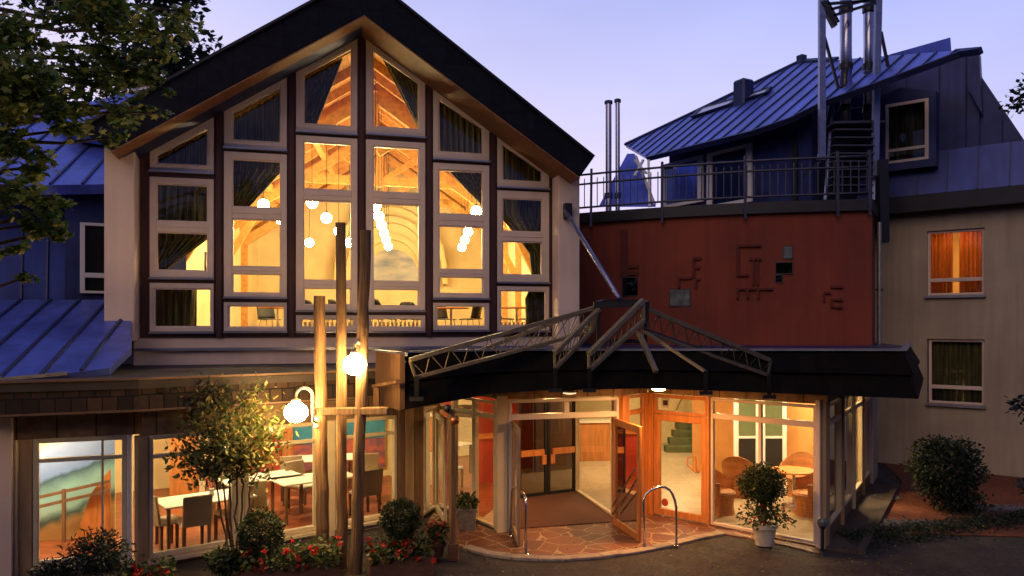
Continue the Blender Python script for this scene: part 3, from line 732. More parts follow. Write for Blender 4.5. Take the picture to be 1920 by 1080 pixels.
# eave: shingled fascia following the curve, boarded soffit, low roof behind it
def offs(p, n, d): return V2((p[0] + n.x * d, p[1] + n.y * d))
c0 = F1.a + F1.t * F1.u(-330); c1 = F1.a + F1.t * F1.u(255); c3 = F2.a + F2.t * F2.u(760)
E0 = offs(c0, F1.nn, .62); E1 = offs(c1, (F1.nn + F2.nn).normalized(), .60); E3 = offs(c3, F2.nn, .58)
E2 = E1.lerp(E3, .5) + F2.nn * .05
eave = [E0, E0.lerp(E1, .5) + F1.nn * .02, E1, E2, E3]
def P3(p, z): return Vector((p.x, p.y, z))
m = MB()
for a, b in zip(eave[:-1], eave[1:]):
    t = (b - a).normalized(); n = V2((t.y, -t.x))
    m.loft([P3(a, 2.46), P3(b, 2.46), P3(b - n * .05, 2.94), P3(a - n * .05, 2.94)], [P3(a - n * .07, 2.46), P3(b - n * .07, 2.46), P3(b - n * .12, 2.94), P3(a - n * .12, 2.94)])
m.build('fascia', M['shingle'], rest)
m = MB()
for a, b in zip(eave[:-1], eave[1:]):
    t = (b - a).normalized(); n = V2((t.y, -t.x)); m.bar(P3(a - n * .03, 2.955), P3(b - n * .03, 2.955), .13, .03)
m.build('eave_trim', M['brown_panel'], rest)
m = MB(); poly = [P3(p, 2.47) for p in eave] + [Vector((-1.6, 15.6, 2.47)), Vector((-1.9, 14.75, 2.47))][:0]
inn_ = [offs(c3, F2.nn, -.1), offs(c1, F2.nn, -.1), offs(c0, F1.nn, -.1)]
m.prism(poly + [P3(p, 2.47) for p in inn_], (0, 0, .03)); m.build('soffit', M['brown_panel'], rest)
m = MB(); m.prism([P3(p, 2.93) for p in eave] + [Vector((-1.0, 17.2, 2.98)), Vector((-4.8, 16.2, 2.98)), Vector((-14, 13.6, 2.98))], (0, 0, -.12)); m.build('roof', M['bitumen'], rest)

# inside the restaurant
def rbox(mb, a, b, z0, z1, th=.15):
    W = Wall(a, b); mb.wbox(W, 0, W.L, z0, z1, 0, -th)
m = MB(); m.prism([(-14, 9.5, .0), (-6.9, 11.55, .0), (-5.5, 12.0, .0), (-2.0, 14.85, .0), (-1.75, 16.3, .0), (-3, 19.6, .0), (-14, 19.6, .0)], (0, 0, .06)); m.build('floor', M['floor_wood'], rest)
m = MB(); m.prism([(-14, 9.5, 2.44), (-6.9, 11.55, 2.44), (-5.5, 12.0, 2.44), (-2.0, 14.85, 2.44), (-1.9, 16.3, 2.44), (-3, 19.6, 2.44), (-14, 19.6, 2.44)], (0, 0, .04)); m.build('ceiling', M['int_plaster'], rest)
m = MB()
rbox(m, (-12.0, 15.2), (-6.9, 17.9), .05, 2.45); rbox(m, (-6.9, 17.9), (-3.0, 18.9), .05, 2.45); rbox(m, (-3.0, 18.9), (-1.85, 16.2), .05, 2.45); rbox(m, (-12.2, 9.0), (-12, 15.2), .05, 2.45)
m.build('inner_wall', M['int_plaster'], rest)
# painted seaside wall behind the first window
def mural_mat():
    mm = bpy.data.materials.new('seaside_mural'); mm.use_nodes = True; t = mm.node_tree; L = t.links
    b = t.nodes['Principled BSDF']; b.inputs['Roughness'].default_value = .8
    uv = t.nodes.new('ShaderNodeUVMap'); nz = t.nodes.new('ShaderNodeTexNoise'); nz.inputs['Scale'].default_value = 2.2; nz.inputs['Detail'].default_value = 6; L.new(uv.outputs[0], nz.inputs['Vector'])
    sp = t.nodes.new('ShaderNodeSeparateXYZ'); L.new(uv.outputs[0], sp.inputs[0])
    a = t.nodes.new('ShaderNodeMath'); a.operation = 'MULTIPLY_ADD'; a.inputs[1].default_value = .35; L.new(nz.outputs[0], a.inputs[0])
    b2 = t.nodes.new('ShaderNodeMath'); b2.operation = 'MULTIPLY_ADD'; b2.inputs[1].default_value = -.40; L.new(sp.outputs['X'], b2.inputs[0]); L.new(sp.outputs['Y'], b2.inputs[2])
    L.new(b2.outputs[0], a.inputs[2])
    mr = t.nodes.new('ShaderNodeMapRange'); mr.inputs[1].default_value = MUR0; mr.inputs[2].default_value = MUR0 + 2.4; L.new(a.outputs[0], mr.inputs[0])
    rp = t.nodes.new('ShaderNodeValToRGB'); cr = rp.color_ramp
    stops = [(0, (.75, .55, .22)), (.16, (.70, .55, .25)), (.22, (.06, .14, .15)), (.27, (.30, .52, .50)), (.40, (.24, .48, .52)), (.50, (.04, .10, .16)), (.53, (.16, .27, .62)), (.72, (.30, .42, .78)), (.80, (.70, .62, .42)), (1, (.80, .70, .45))]
    while len(cr.elements) < len(stops): cr.elements.new(.5)
    for e, (p, c) in zip(cr.elements, stops): e.position = p; e.color = (*c, 1)
    L.new(mr.outputs[0], rp.inputs[0]); L.new(rp.outputs[0], b.inputs['Base Color'])
    return mm
MUR0 = 1.02
M['mural'] = mural_mat()
MW = Wall((-9.2, 12.7), (-6.2, 13.9))
m = MB(); m.wbox(MW, -1.2, 2.35, .06, 2.44, 0, -.08); wallm = tag(m.build('mural_wall', M['mural']), 'painted partition with sea and clouds behind the leftmost restaurant window', 'mural')
t = thing('stair_rail', 'brown sloping wooden handrail in front of the seaside mural', 'railing', MW.P(.6, .06, .25))
m = MB()
for o in (0, .16): m.bar(MW.P(-1.0, .45 - o, .25), MW.P(2.3, 1.05 - o, .25), .05, .05)
m.build('rail', M['brown_panel'], t)
for uu in (-.6, .5, 1.6):
    m = MB(); m.bar(MW.P(uu, .06, .25), MW.P(uu, .62 + .18 * (uu + .6) - .05, .25), .05); m.build('post', M['brown_panel'], t)
m = MB(); m.wbox(MW, -.95, -.72, .06, 2.40, .12, .0); tag(m.build('brick_pillar', M['red_wall']), 'red pillar at the left edge of the seaside mural', 'pillar')
m = MB(); m.wpoly(MW, [(1.75, .06), (2.3, .06), (2.3, 1.25), (2.0, .85)], .18, .12); tag(m.build('beach_panel', M['orange_wood']), 'orange curved board standing at the right end of the seaside mural', 'panel')
# blue paintings and red hangings on the back wall
def spot_mat(name, base, c2, sc):
    mm = mat(name, base, .7, scale=sc, col2=c2); return mm
M['aqua'] = spot_mat('blue_painting', (.03, .16, .30), (.06, .34, .46), 2.0)
M['flora'] = mat('flower_painting', (.02, .06, .16), .7, scale=5.5, col2=(.55, .12, .05))
BW = Wall((-6.9, 17.9), (-3.0, 18.9))
def panel(W, px0, px1, z0, z1, n, mm, nm, lab, cat, grp=None):
    a, b = W.u(px0, n), W.u(px1, n); m = MB(); m.wbox(W, a, b, z0, z1, n, n - .04)
    o = m.build(nm, M[mm]); return tag(o, lab, cat, grp)
def zat(W, px, py, n=0): return W.z(px, py, n)
panel(BW, 548, 602, .92, 1.40, .10, 'aqua', 'blue_painting', 'plain blue picture high on the restaurant back wall left of the log posts', 'picture', 'blue pictures')
panel(BW, 645, 722, 1.02, 1.50, .10, 'aqua', 'blue_painting', 'plain blue picture high on the restaurant back wall right of the log posts', 'picture', 'blue pictures')
panel(BW, 548, 602, .30, .90, .10, 'flora', 'flower_painting', 'dark colourful picture under the blue one left of the log posts', 'picture', 'dark pictures')
panel(BW, 645, 722, .30, 1.00, .10, 'flora', 'flower_painting', 'dark colourful picture under the blue one right of the log posts', 'picture', 'dark pictures')
RW = Wall((-8.6, 16.0), (-6.2, 16.9))
panel(BW, 470, 528, .1, 1.15, .08, 'red_wall', 'red_hanging', 'red cloth hanging behind the multi-stemmed tree in the restaurant', 'hanging')
panel(RW, 318, 372, .06, 1.7, 0, 'orange_wood', 'inner_door', 'orange wooden door behind the white tables', 'door')
m = MB(); m.wbox(RW, RW.u(374), RW.u(384), .06, 2.44, .08, -.04); tag(m.build('timber_pillar', M['cream_frame']), 'pale pillar beside the orange door in the restaurant', 'pillar')
panel(BW, 530, 549, .06, 2.40, .16, 'orange_wood', 'timber_pillar', 'narrow orange wood pillar left of the dark colourful picture', 'pillar')
# tables and chairs
def dining_table(lx=1.5, ly=.85):
    t = thing('dining_table', '', 'table')
    m = MB(); m.box((0, 0, .735), (lx, ly, .03)); m.build('tabletop', M['cloth_white'], t, bevel=.006)
    for sx in (-1, 1):
        for sy in (-1, 1):
            m = MB(); m.box((sx * (lx / 2 - .07), sy * (ly / 2 - .07), .36), (.05, .05, .72)); m.build('leg', M['brown_panel'], t)
    return t
def dining_chair():
    t = thing('dining_chair', '', 'chair')
    m = MB(); m.box((0, 0, .45), (.46, .46, .07)); m.build('seat', M['cloth_white'], t, bevel=.02)
    m = MB(); m.loft([(-.23, .20, .42), (.23, .20, .42), (.23, .25, .42), (-.23, .25, .42)], [(-.23, .27, .93), (.23, .27, .93), (.23, .31, .93), (-.23, .31, .93)]); m.build('backrest', M['taupe'], t, bevel=.015)
    for sx in (-1, 1):
        for sy in (-1, 1):
            m = MB(); m.loft([(sx*.2-.02, sy*.2-.02, 0), (sx*.2+.02, sy*.2-.02, 0), (sx*.2+.02, sy*.2+.02, 0), (sx*.2-.02, sy*.2+.02, 0)], [(sx*.2-.025, sy*.2-.025, .42), (sx*.2+.025, sy*.2-.025, .42), (sx*.2+.025, sy*.2+.025, .42), (sx*.2-.025, sy*.2+.025, .42)]); m.build('leg', M['brown_panel'], t)
    return t
def vase():
    t = thing('vase', '', 'vase')
    m = MB(); m.lathe((0, 0, 0), [(.035, 0), (.05, .05), (.03, .11), (.038, .14)], 14); m.build('body', M['white_frame'], t, smooth=True)
    m = MB()
    for k in range(7):
        a = k * .9; m.tube([(0, 0, .1), (math.cos(a) * .05, math.sin(a) * .05, .22), (math.cos(a) * .09, math.sin(a) * .09, .29)], .006, 5); m.ball((math.cos(a) * .09, math.sin(a) * .09, .30), .022, 8, 6)
    m.build('posy', M['red_wall'], t); return t
va0, vau = vase(), []
dt0, dtu = dining_table(), []; dc0, dcu = dining_chair(), []
def rp_(px, py, z=.06): return gnd(px, py, z)
def tp(px, py): p = gnd(px, py, .75); p.z = .06; return p
def rp2(px, D): q = plan(px, D); return Vector((q.x, q.y, .06))
for px, D, rz, lab in ((384, 13.15, .68, 'white dining table behind the multi-stemmed tree'), (588, 14.9, .65, 'white dining table seen between the log posts'), (488, 14.9, .7, 'small white dining table right of the tree, farther in'), (600, 17.1, .3, 'white dining table at the back behind the left log')):
    spawn(dt0, dtu, rp2(px, D), rz, lab, 'white dining tables')
    spawn(va0, vau, rp2(px, D) + Vector((.1, .05, .752)), rz, 'small white vase of red flowers on the ' + lab.replace('white dining table ', 'table ').replace('small white dining', 'small'), 'vases on the dining tables')
for px, D, rz, lab in ((362, 12.68, 3.8, 'taupe chair with its back to the window, before the white table by the tree'), (312, 12.75, 2.5, 'taupe chair at the left end of the white table by the tree'),
        (436, 13.3, 4.0, 'taupe chair to the right of the white table by the tree'), (549, 16.0, .4, 'taupe chair facing the window left of the logs, farthest back'), (568, 15.5, .9, 'taupe chair facing the window beside the left log'),
        (478, 13.9, 3.4, 'taupe chair at the small white table right of the tree'), (690, 16.3, .2, 'taupe chair facing the window right of the logs'), (684, 14.9, 3.9, 'taupe chair close to the glass right of the logs'), (420, 14.6, .5, 'taupe chair beyond the white table by the tree')):
    spawn(dc0, dcu, rp2(px, D), rz, lab, 'taupe dining chairs')

# ================================================================== entrance hall (lobby) and its glazing
lob = thing('entrance_hall', 'glazed entrance hall with pale posts and orange wooden doors under the dark canopy', 'entrance hall', (2.5, 15, 0))
pt = lambda px, D: tuple(plan(px, D))
S1 = Wall(pt(793, 14.95), pt(822, 15.75)); S2 = Wall(pt(823, 15.75), pt(930, 14.0)); S4 = Wall(pt(951, 13.9), pt(1165, 14.5))
S5 = Wall(pt(1167, 14.5), pt(1214, 15.2)); S6 = Wall(pt(1216, 15.2), pt(1533, 12.95)); S7 = Wall((5.33, 13.0), (8.58, 18.3))
def gz(W, u0, u1, z0, z1, parent, fr, post=.05, d=.09, bars=(), rail=.05, n1=.02, mull=(), sash='glazing'):
    m = MB(); m.wbox(W, u0, u0 + post, z0, z1, n1, n1 - d); m.wbox(W, u1 - post, u1, z0, z1, n1, n1 - d)
    for za, zb in [(z0, z0 + rail), (z1 - rail, z1)] + list(bars): m.wbox(W, u0 + post, u1 - post, za, zb, n1 - .003, n1 - d + .003)
    for s, za, zb in mull: m.wbox(W, s - .03, s + .03, za, zb, n1 - .006, n1 - d + .006)
    f_ = m.build(sash, M[fr], parent, bevel=.008)
    m = MB(); m.add([W.P(u0 + post - .01, z0 + .02, n1 - d / 2), W.P(u1 - post + .01, z0 + .02, n1 - d / 2), W.P(u1 - post + .01, z1 - .02, n1 - d / 2), W.P(u0 + post - .01, z1 - .02, n1 - d / 2)], [[0, 1, 2, 3]])
    m.build('pane', M['glass'], f_)
    return f_
TB = ((2.03, 2.12),)
gz(S1, .0, S1.L, .04, 2.36, lob, 'cream_frame', bars=TB)
uA, uB = S2.u(851), S2.u(889)
for a, b in ((.0, uA), (uA + .004, uB), (uB + .004, S2.L - .01)): gz(S2, a, b, .04, 2.36, lob, 'cream_frame', bars=TB, post=.055)
# wide pale pilaster, then door frame with top lights
def gpost(W, u0, u1, n0, n1, z1, mm, nm='post'):
    m = MB(); m.wbox(W, u0, u1, 0, z1, n0, n1); m.build(nm, M[mm], lob, bevel=.01)
gpost(S4, S4.u(931), S4.u(950.5), .05, -.14, 2.48, 'cream_frame')
m = MB(); L4 = S4.L
ud0, ud1 = S4.u(953), S4.u(1160); um = S4.u(1062)
for a, b in ((ud0, ud0 + .06), (ud1 - .05, ud1)): m.wbox(S4, a, b, .02, 2.40, .02, -.10)
m.wbox(S4, ud0 + .06, ud1 - .05, 2.03, 2.13, .018, -.098); m.wbox(S4, ud0 + .06, ud1 - .05, 2.34, 2.40, .018, -.098); m.wbox(S4, um - .05, um + .05, 2.13, 2.34, .016, -.096)
df = m.build('door_frame', M['white_frame'], lob, bevel=.008)
m = MB(); m.add([S4.P(ud0 + .05, 2.1, -.04), S4.P(ud1 - .04, 2.1, -.04), S4.P(ud1 - .04, 2.36, -.04), S4.P(ud0 + .05, 2.36, -.04)], [[0, 1, 2, 3]]); m.build('pane', M['glass'], df)
gpost(S5, -.02, .16, .04, -.10, 2.42, 'orange_wood'); gz(S5, .17, S5.L - .12, .04, 2.40, lob, 'orange_wood', bars=TB); gpost(S5, S5.L - .11, S5.L + .02, .05, -.10, 2.42, 'orange_wood')
# right part: door, big panes
def u6(px): return S6.u(px)
gpost(S6, u6(1216), u6(1226), .05, -.1, 2.42, 'orange_wood')
dr = gz(S6, u6(1227), u6(1326), .05, 2.02, lob, 'orange_wood', post=.12, rail=.13, sash='door')
m = MB(); h0 = u6(1311)
m.tube([S6.P(h0, 1.00, .03), S6.P(h0, 1.02, .10), S6.P(h0 - .02, 1.30, .12), S6.P(h0 - .17, 1.25, .12), S6.P(h0 - .18, 1.12, .12), S6.P(h0, 1.0, .11)], .018, 8); m.build('handle', M['orange_wood'], dr)
m = MB(); m.lathe((0, 0, 0), [(.075, 0), (.075, .004)], 20); q = S6.P(u6(1246), .34, -.01); ring = [S6.P(u6(1246) + .075 * math.cos(a), .30 + .075 * math.sin(a), -.015) for a in np.linspace(0, 6.283, 21)[:-1]]
m = MB(); m.prism(ring, S6.P(0, 0, .004) - S6.P(0, 0, 0)); m.build('sticker', M['red_wall'], dr)
gz(S6, u6(1227), u6(1326), 2.03, 2.40, lob, 'orange_wood', post=.05, rail=.06)
gpost(S6, u6(1327), u6(1332), .05, -.1, 2.42, 'orange_wood')
gz(S6, u6(1333), u6(1531), .05, 2.40, lob, 'frame', bars=((2.02, 2.12),), mull=((u6(1425), 2.12, 2.36), (u6(1425), .1, 2.02)))
gpost(S6, u6(1532), u6(1541), .08, -.14, 2.5, 'frame'); gpost(S6, u6(1542), u6(1550), .02, -.16, 2.5, 'ochre_panel')
n7 = 4
for k in range(n7):
    a = .12 + k * (S7.L - .4) / n7; b = a + (S7.L - .4) / n7 - .10
    gz(S7, a, b, .30, 2.40, lob, 'cream_frame', bars=((2.02, 2.10),)); gpost(S7, b + .01, b + .09, .06, -.08, 2.45, ('ochre_panel', 'cream_frame')[k % 2])
m = MB(); m.wbox(S7, .0, S7.L, -.05, .28, .0, -.16); m.build('plinth', M['brown_panel'], lob)
m = MB(); m.wbox(S7, -.2, S7.L - .3, -.05, .10, .62, .50); m.wbox(S7, -.2, S7.L - .3, -.05, .05, .49, .01); tag(m.build('stone_kerb', M['bitumen']), 'low kerb running along the right glass side of the entrance', 'kerb')
m = MB(); m.wbox(S7, S7.L - .25, S7.L + .9, -.1, 2.6, .03, -.2); m.build('end_wall', M['plaster_wing'], lob)
# frieze of boards over the glazing
m = MB()
for W, a, b in ((S1, 0, S1.L), (S2, 0, S2.L), (S4, S4.u(930), S4.L), (S5, 0, S5.L), (S6, 0, u6(1552)), (S7, 0, S7.L)): m.wbox(W, a, b, 2.42, 2.90, .0, -.10)
m.build('frieze', M['frieze'], lob)
# open outer leaf, right, hinged at the frame and swung outwards
def leaf(hinge, free, parent, fr, z0=.03, z1=2.02, lab=None, bars=False, gl='glass'):
    W = Wall(hinge, free); d = gz(W, 0, W.L, z0, z1, parent, fr, post=.11, rail=.13, n1=.025, d=.05, sash='door')
    if bars:
        m = MB()
        for s in (0, .16): m.tube([W.P(.12, .40 - s * .9, .08), W.P(W.L - .06, 1.28 - s * 1.7, .08)], .018, 8)
        m.build('handle', M['chrome'], d)
    return d
leaf(pt(1152, 14.35), pt(1201, 13.15), lob, 'orange_wood', bars=True)
leaf(pt(962, 13.9), pt(973, 12.9), lob, 'ochre_panel')
# closer arm and leaf on the left bay, standing ajar
leaf(pt(818, 15.5), pt(836, 14.3), lob, 'cream_frame')
# inner doors of smoked glass with red handles, vestibule side glass
IN = Wall(pt(972, 16.5), pt(1078, 17.2)); um = IN.L / 2
for s, (a, b) in enumerate(((0, um - .01), (um + .01, IN.L))):
    m = MB(); m.wring(IN, [(a, .03), (b, .03), (b, 2.3), (a, 2.3)], [(a + .06, .10), (b - .06, .10), (b - .06, 2.22), (a + .06, 2.22)], .02, -.03)
    d = m.build('inner_door', M['black_steel'], lob)
    m = MB(); m.add([IN.P(a + .05, .08), IN.P(b - .05, .08), IN.P(b - .05, 2.24), IN.P(a + .05, 2.24)], [[0, 1, 2, 3]]); m.build('pane', M['dark_glass'], d)
    m = MB(); e = b - .10 if s == 0 else a + .10; f_ = a + .04 if s == 0 else b - .04
    m.wbox(IN, min(e, f_), max(e, f_), .92, 1.05, .07, .03); m.wbox(IN, e - .05, e + .05, .72, .918, .07, .03); m.build('handle', M['orange_wood'], d)
VS = Wall(pt(1080, 17.2), pt(1148, 15.0)); gz(VS, 0, VS.L, .03, 2.36, lob, 'cream_frame', post=.05)
# floors, walls, ceiling
lp = [Vector((*pt(793, 15.1), 0)), Vector((*pt(823, 15.9), 0)), Vector((*pt(932, 14.1), 0)), Vector((*pt(1165, 14.6), 0)), Vector((*pt(1216, 15.3), 0)), Vector((*pt(1537, 13.1), 0)), Vector((8.5, 18.3, 0)), Vector((9.6, 24.4, 0)), Vector((-1.9, 24.4, 0)), Vector((-1.9, 16.3, 0))]
m = MB(); m.prism(lp, (0, 0, .03)); m.build('floor', M['floor_stone'], lob)
m = MB(); m.prism([p + Vector((0, 0, 2.60)) for p in lp], (0, 0, .04)); m.build('ceiling', M['int_plaster'], lob)
m = MB(); m.prism([Vector((*pt(955, 14.0), .032)), Vector((*pt(1160, 14.55), .032)), Vector((*pt(1080, 17.2), .032)), Vector((*pt(972, 16.5), .032))], (0, 0, .008)); m.build('door_mat', M['mat'], lob)
m = MB(); rbox(m, (-1.9, 16.2), (-1.9, 24.4), 0, 2.62); rbox(m, (-1.9, 24.3), (9.6, 24.3), 0, 2.62); rbox(m, (8.62, 18.4), (9.7, 24.4), 0, 2.62); m.build('inner_wall', M['int_plaster'], lob)
m = MB(); m.prism([(-1.88, 16.4, .033), (-.55, 14.9, .033), (-.15, 16.4, .033), (-.1, 20, .033), (-1.85, 20, .033)], (0, 0, .006)); m.build('red_carpet', M['floor_wood'], lob)
m = MB(); rbox(m, (-1.85, 19.0), (.55, 20.0), .03, 2.6, .1); m.build('red_partition', M['red_wall'], lob)
m = MB(); rbox(m, (.6, 19.4), (1.55, 19.9), .03, 2.6, .1); m.build('dark_partition', M['brown_panel'], lob)
# reception desk
t = thing('reception_desk', 'orange wooden reception desk seen through the open entrance', 'desk', (2.2, 21.2, .03))
m = MB(); m.box((2.25, 21.3, .55), (1.4, .5, 1.04), .12); m.build('front', M['orange_wood'], t)
m = MB(); m.box((2.25, 21.3, 1.10), (1.5, .62, .05), .12); m.build('counter', M['cloth_white'], t, bevel=.008)
t = thing('bar_counter', 'red bar counter behind the left entrance glazing', 'counter', (-1.0, 18.2, .03))
m = MB(); m.box((-1.1, 18.2, .55), (1.7, .5, 1.04), .35); m.build('front', M['red_wall'], t)
m = MB(); m.box((-1.1, 18.2, 1.10), (1.8, .6, .05), .35); m.build('counter', M['orange_wood'], t)
# stairs with green carpet
t = thing('indoor_staircase', 'green carpeted steps rising at the back of the entrance hall', 'stairs', (4.9, 22.9, .03))
for k in range(5):
    m = MB(); m.box((5.35 + .09 * k, 22.6 + .34 * k, .03 + .09 + .18 * k), (1.7 - .18 * k, .36, .18)); m.build('step', M['green_carpet'], t)
m = MB(); m.tube([(4.7, 22.5, 1.0), (5.5, 24.0, 1.9)], .025, 8); m.build('handrail', M['brown_panel'], t)
# window in the back wall with a green blind, notice by the door
for px, lab in ((1400, 'white framed inner door right of the steps, half green'), (1450, 'white framed inner door with a green blind behind the topiary')):
    t = thing('inner_door', lab, 'door', plan(px, 18.2).to_3d() + Vector((0, 0, .03)), 'white framed inner doors')
    c = plan(px, 18.2)
    m = MB(); m.box((c.x, c.y, 1.15), (.62, .06, 2.2)); m.build('frame', M['white_frame'], t, bevel=.01)
    m = MB(); m.box((c.x, c.y - .035, 1.62), (.40, .012, .95)); m.build('blind', M['green_carpet'], t)
    m = MB(); m.box((c.x, c.y - .035, .60), (.40, .012, .95)); m.build('panel', M['black'], t)
m = MB(); rbox(m, (4.6, 19.6), (7.6, 17.9), .03, 2.6, .12); m.build('orange_wall', mat('ochre_inner_wall', (.55, .26, .08), .8, var=.12), lob)
m = MB(); NWL = Wall((-1.85, 19.0), (.55, 20.0)); m.wbox(NWL, NWL.u(860, .03), NWL.u(872, .03), 1.05, 1.35, .03, .005); tag(m.build('notice', M['white_frame']), 'small white notice on the red partition behind the left glazing', 'notice')
t = thing('notice_box', 'small dark notice in a white frame above the glass door', 'notice', S6.P(u6(1243), 2.12, -.12))
m = MB(); m.wbox(S6, u6(1235), u6(1250), 2.13, 2.33, -.10, -.12); m.build('frame', M['white_frame'], t)
m = MB(); m.wbox(S6, u6(1238), u6(1247), 2.18, 2.28, -.092, -.10); m.build('plate', M['black'], t)
# rattan chairs and a table in the lobby corner
def rattan():
    t = thing('rattan_chair', '', 'chair')
    m = MB(); m.lathe((0, 0, .36), [(.27, 0), (.29, .05), (.26, .09)], 18); m.build('seat', M['rattan'], t)
    def bk(s, r):
        a = math.pi * (-.12 + 1.24 * s); rr = .33 + .06 * r
        return Vector((math.cos(a) * rr, math.sin(a) * rr * .95, .34 + r * (.32 + .26 * math.sin(max(0, min(math.pi, a))) ** 1.5)))
    m = MB(); m.grid(bk, 18, 6); m.build('backrest', M['rattan'], t, recalc=False, solid=.03)
    m = MB(); m.lathe((0, 0, 0), [(.27, 0), (.24, .18), (.26, .36)], 14); m.build('base', M['rattan'], t)
    return t
rt0, rtu = rattan(), []
for px, py, rz, lab in ((1352, 962, .9, 'rattan tub chair just left of the potted topiary'), (1388, 930, 2.6, 'rattan tub chair behind the potted topiary'), (1498, 930, -.6, 'rattan tub chair at the table right of the potted topiary'), (1515, 965, -1.6, 'rattan tub chair at the right corner of the glazing')):
    spawn(rt0, rtu, gnd(px, py, .03), rz, lab, 'rattan tub chairs')
spawn(tb0, tbu, gnd(1488, 948, .03), 0, 'round pale table among the rattan chairs', 'round tables in the lobby')
# ceiling lamps inside
cl0, clu = None, []
def ceil_lamp(mm, r=.22):
    t = thing('ceiling_light', '', 'ceiling light')
    m = MB(); m.lathe((0, 0, -.07), [(r * .5, 0), (r, .02), (r, .05)], 20); m.build('diffuser', M[mm], t, smooth=False)
    m = MB(); m.lathe((0, 0, -.02), [(r + .02, 0), (r + .02, .02)], 20); m.build('rim', M['white_frame'], t)
    return t
ca, cau = ceil_lamp('ceil_lamp'), []
for x, y, lab in ((-7.8, 12.3, 'round ceiling light in front of the seaside mural'), (-8.9, 11.6, 'added round ceiling light brightening the seaside mural from the left'), (-7.6, 15.2, 'round ceiling light above the white table by the tree'), (-5.6, 15.6, 'round ceiling light over the middle of the restaurant'), (-4.0, 16.6, 'round ceiling light in front of the blue pictures'), (-5.0, 13.6, 'round ceiling light close to the restaurant windows')):  # second light by the mural is added to brighten it
    spawn(ca, cau, (x, y, 2.44), 0, lab, 'restaurant ceiling lights')
ca, cau = ceil_lamp('ceil_lamp_lobby'), []
for x, y, lab in ((7.1, 17.3, 'round ceiling light beside the right side glazing'), (4.6, 17.2, 'round ceiling light over the entrance hall near the glass door'), (5.9, 16.0, 'round ceiling light above the rattan chairs'), (2.4, 19.5, 'round ceiling light in front of the reception desk'), (4.6, 21.5, 'round ceiling light in front of the green steps')):
    spawn(ca, cau, (x, y, 2.60), 0, lab, 'lobby ceiling lights')
cr, cru = ceil_lamp('ceil_lamp_red', .2), []
for x, y, lab in ((-.9, 16.8, 'round warm ceiling light above the red bar'), (.75, 15.4, 'round warm ceiling light above the door mat')):
    spawn(cr, cru, (x, y, 2.60), 0, lab, 'warm lobby ceiling lights')

# ================================================================== entrance canopy
M['cheek'] = mat('brown_cheek_boards', (.17, .085, .035), .7, var=.3, scale=3, stretch=(4, 4, .6), bump=.2)
can = thing('entrance_canopy', 'dark shingled canopy roof sweeping over the entrance', 'canopy', (2.5, 13.5, 2.4))
K = [(704, 13.3, 2.40, 3.30), (750, 12.2, 2.394, 3.30), (830, 12.5, 2.49, 3.31), (920, 12.85, 2.60, 3.31), (1010, 13.0, 2.645, 3.31), (1200, 12.95, 2.685, 3.31), (1350, 12.7, 2.665, 3.32), (1540, 12.35, 2.63, 3.33), (1722, 12.0, 2.60, 3.34)]
kp = [plan(px, D) for px, D, _, _ in K]
e_end = V2((8.9, 16.6)); kp2 = kp + [e_end]; zb = [k[2] for k in K] + [2.6]; zt = [k[3] for k in K] + [3.34]
nrm = []
for i in range(len(kp2)):
    ds = []
    if i: ds.append((kp2[i] - kp2[i-1]).normalized())
    if i < len(kp2) - 1: ds.append((kp2[i+1] - kp2[i]).normalized())
    t_ = sum(ds, V2((0, 0))).normalized(); nrm.append(V2((t_.y, -t_.x)))
m = MB()
for i in range(1, len(kp2) - 1):
    for lo, hi, o0, o1 in ((0.0, .53, .0, .15), (.50, 1.0, .07, .28)):
        q = []
        for j in (i, i + 1):
            h = zt[j] - zb[j]
            for f_, o in ((lo, o0), (hi, o1)): q.append(P3(kp2[j] - nrm[j] * o, zb[j] + h * f_))
        a0, a1, b0, b1 = q; nn = P3(-(nrm[i] + nrm[i+1]) / 2 * .05, 0)
        m.loft([a0, b0, b1, a1], [a0 + nn, b0 + nn, b1 + nn, a1 + nn])
m.build('fascia', M['dark_shingle'], can)
m = MB(); a, b = kp2[0], kp2[1]; tt = (b - a).normalized(); n_ = V2((tt.y, -tt.x))
m.loft([P3(a, 2.40), P3(b, 2.394), P3(b, 3.30), P3(a, 3.30)], [P3(a - n_ * .08, 2.40), P3(b - n_ * .08, 2.394), P3(b - n_ * .08, 3.30), P3(a - n_ * .08, 3.30)])
m.build('side_cheek', M['cheek'], can)
topline = [P3(kp2[i] - nrm[i] * .27, zt[i]) for i in range(1, len(kp2))]
m = MB()
for a, b in zip(topline[:-1], topline[1:]): m.bar(a + Vector((0, 0, .02)), b + Vector((0, 0, .02)), .10, .035)
m.bar(P3(kp2[0], 3.315), P3(kp2[1], 3.315), .12, .03)
m.build('eave_trim', M['sill'], can)
m = MB(); base = [P3(kp2[i] - nrm[i] * .27, zt[i] - .05) for i in range(1, len(kp2))] + [Vector((9.6, 20.5, 3.3)), Vector((.9, 19.6, 3.3)), Vector((-1.2, 17.0, 3.25)), P3(kp2[0], 3.25)]
m.prism(base, (0, 0, -.08)); m.build('roof', M['zinc_dark'], can)
m = MB(); pts = [P3(kp2[i] - nrm[i] * .05, zb[i] + .012) for i in range(0, len(kp2))] + [Vector((8.6, 18.3, 2.64)), Vector((5.3, 13.2, 2.66)), Vector((2.6, 15.3, 2.68)), Vector((2.0, 14.6, 2.68)), Vector((-.3, 14.0, 2.65)), Vector((-1.5, 15.8, 2.6))]
c_ = Vector((2.2, 13.9, 2.66)); mm = MB(); n = len(kp2)
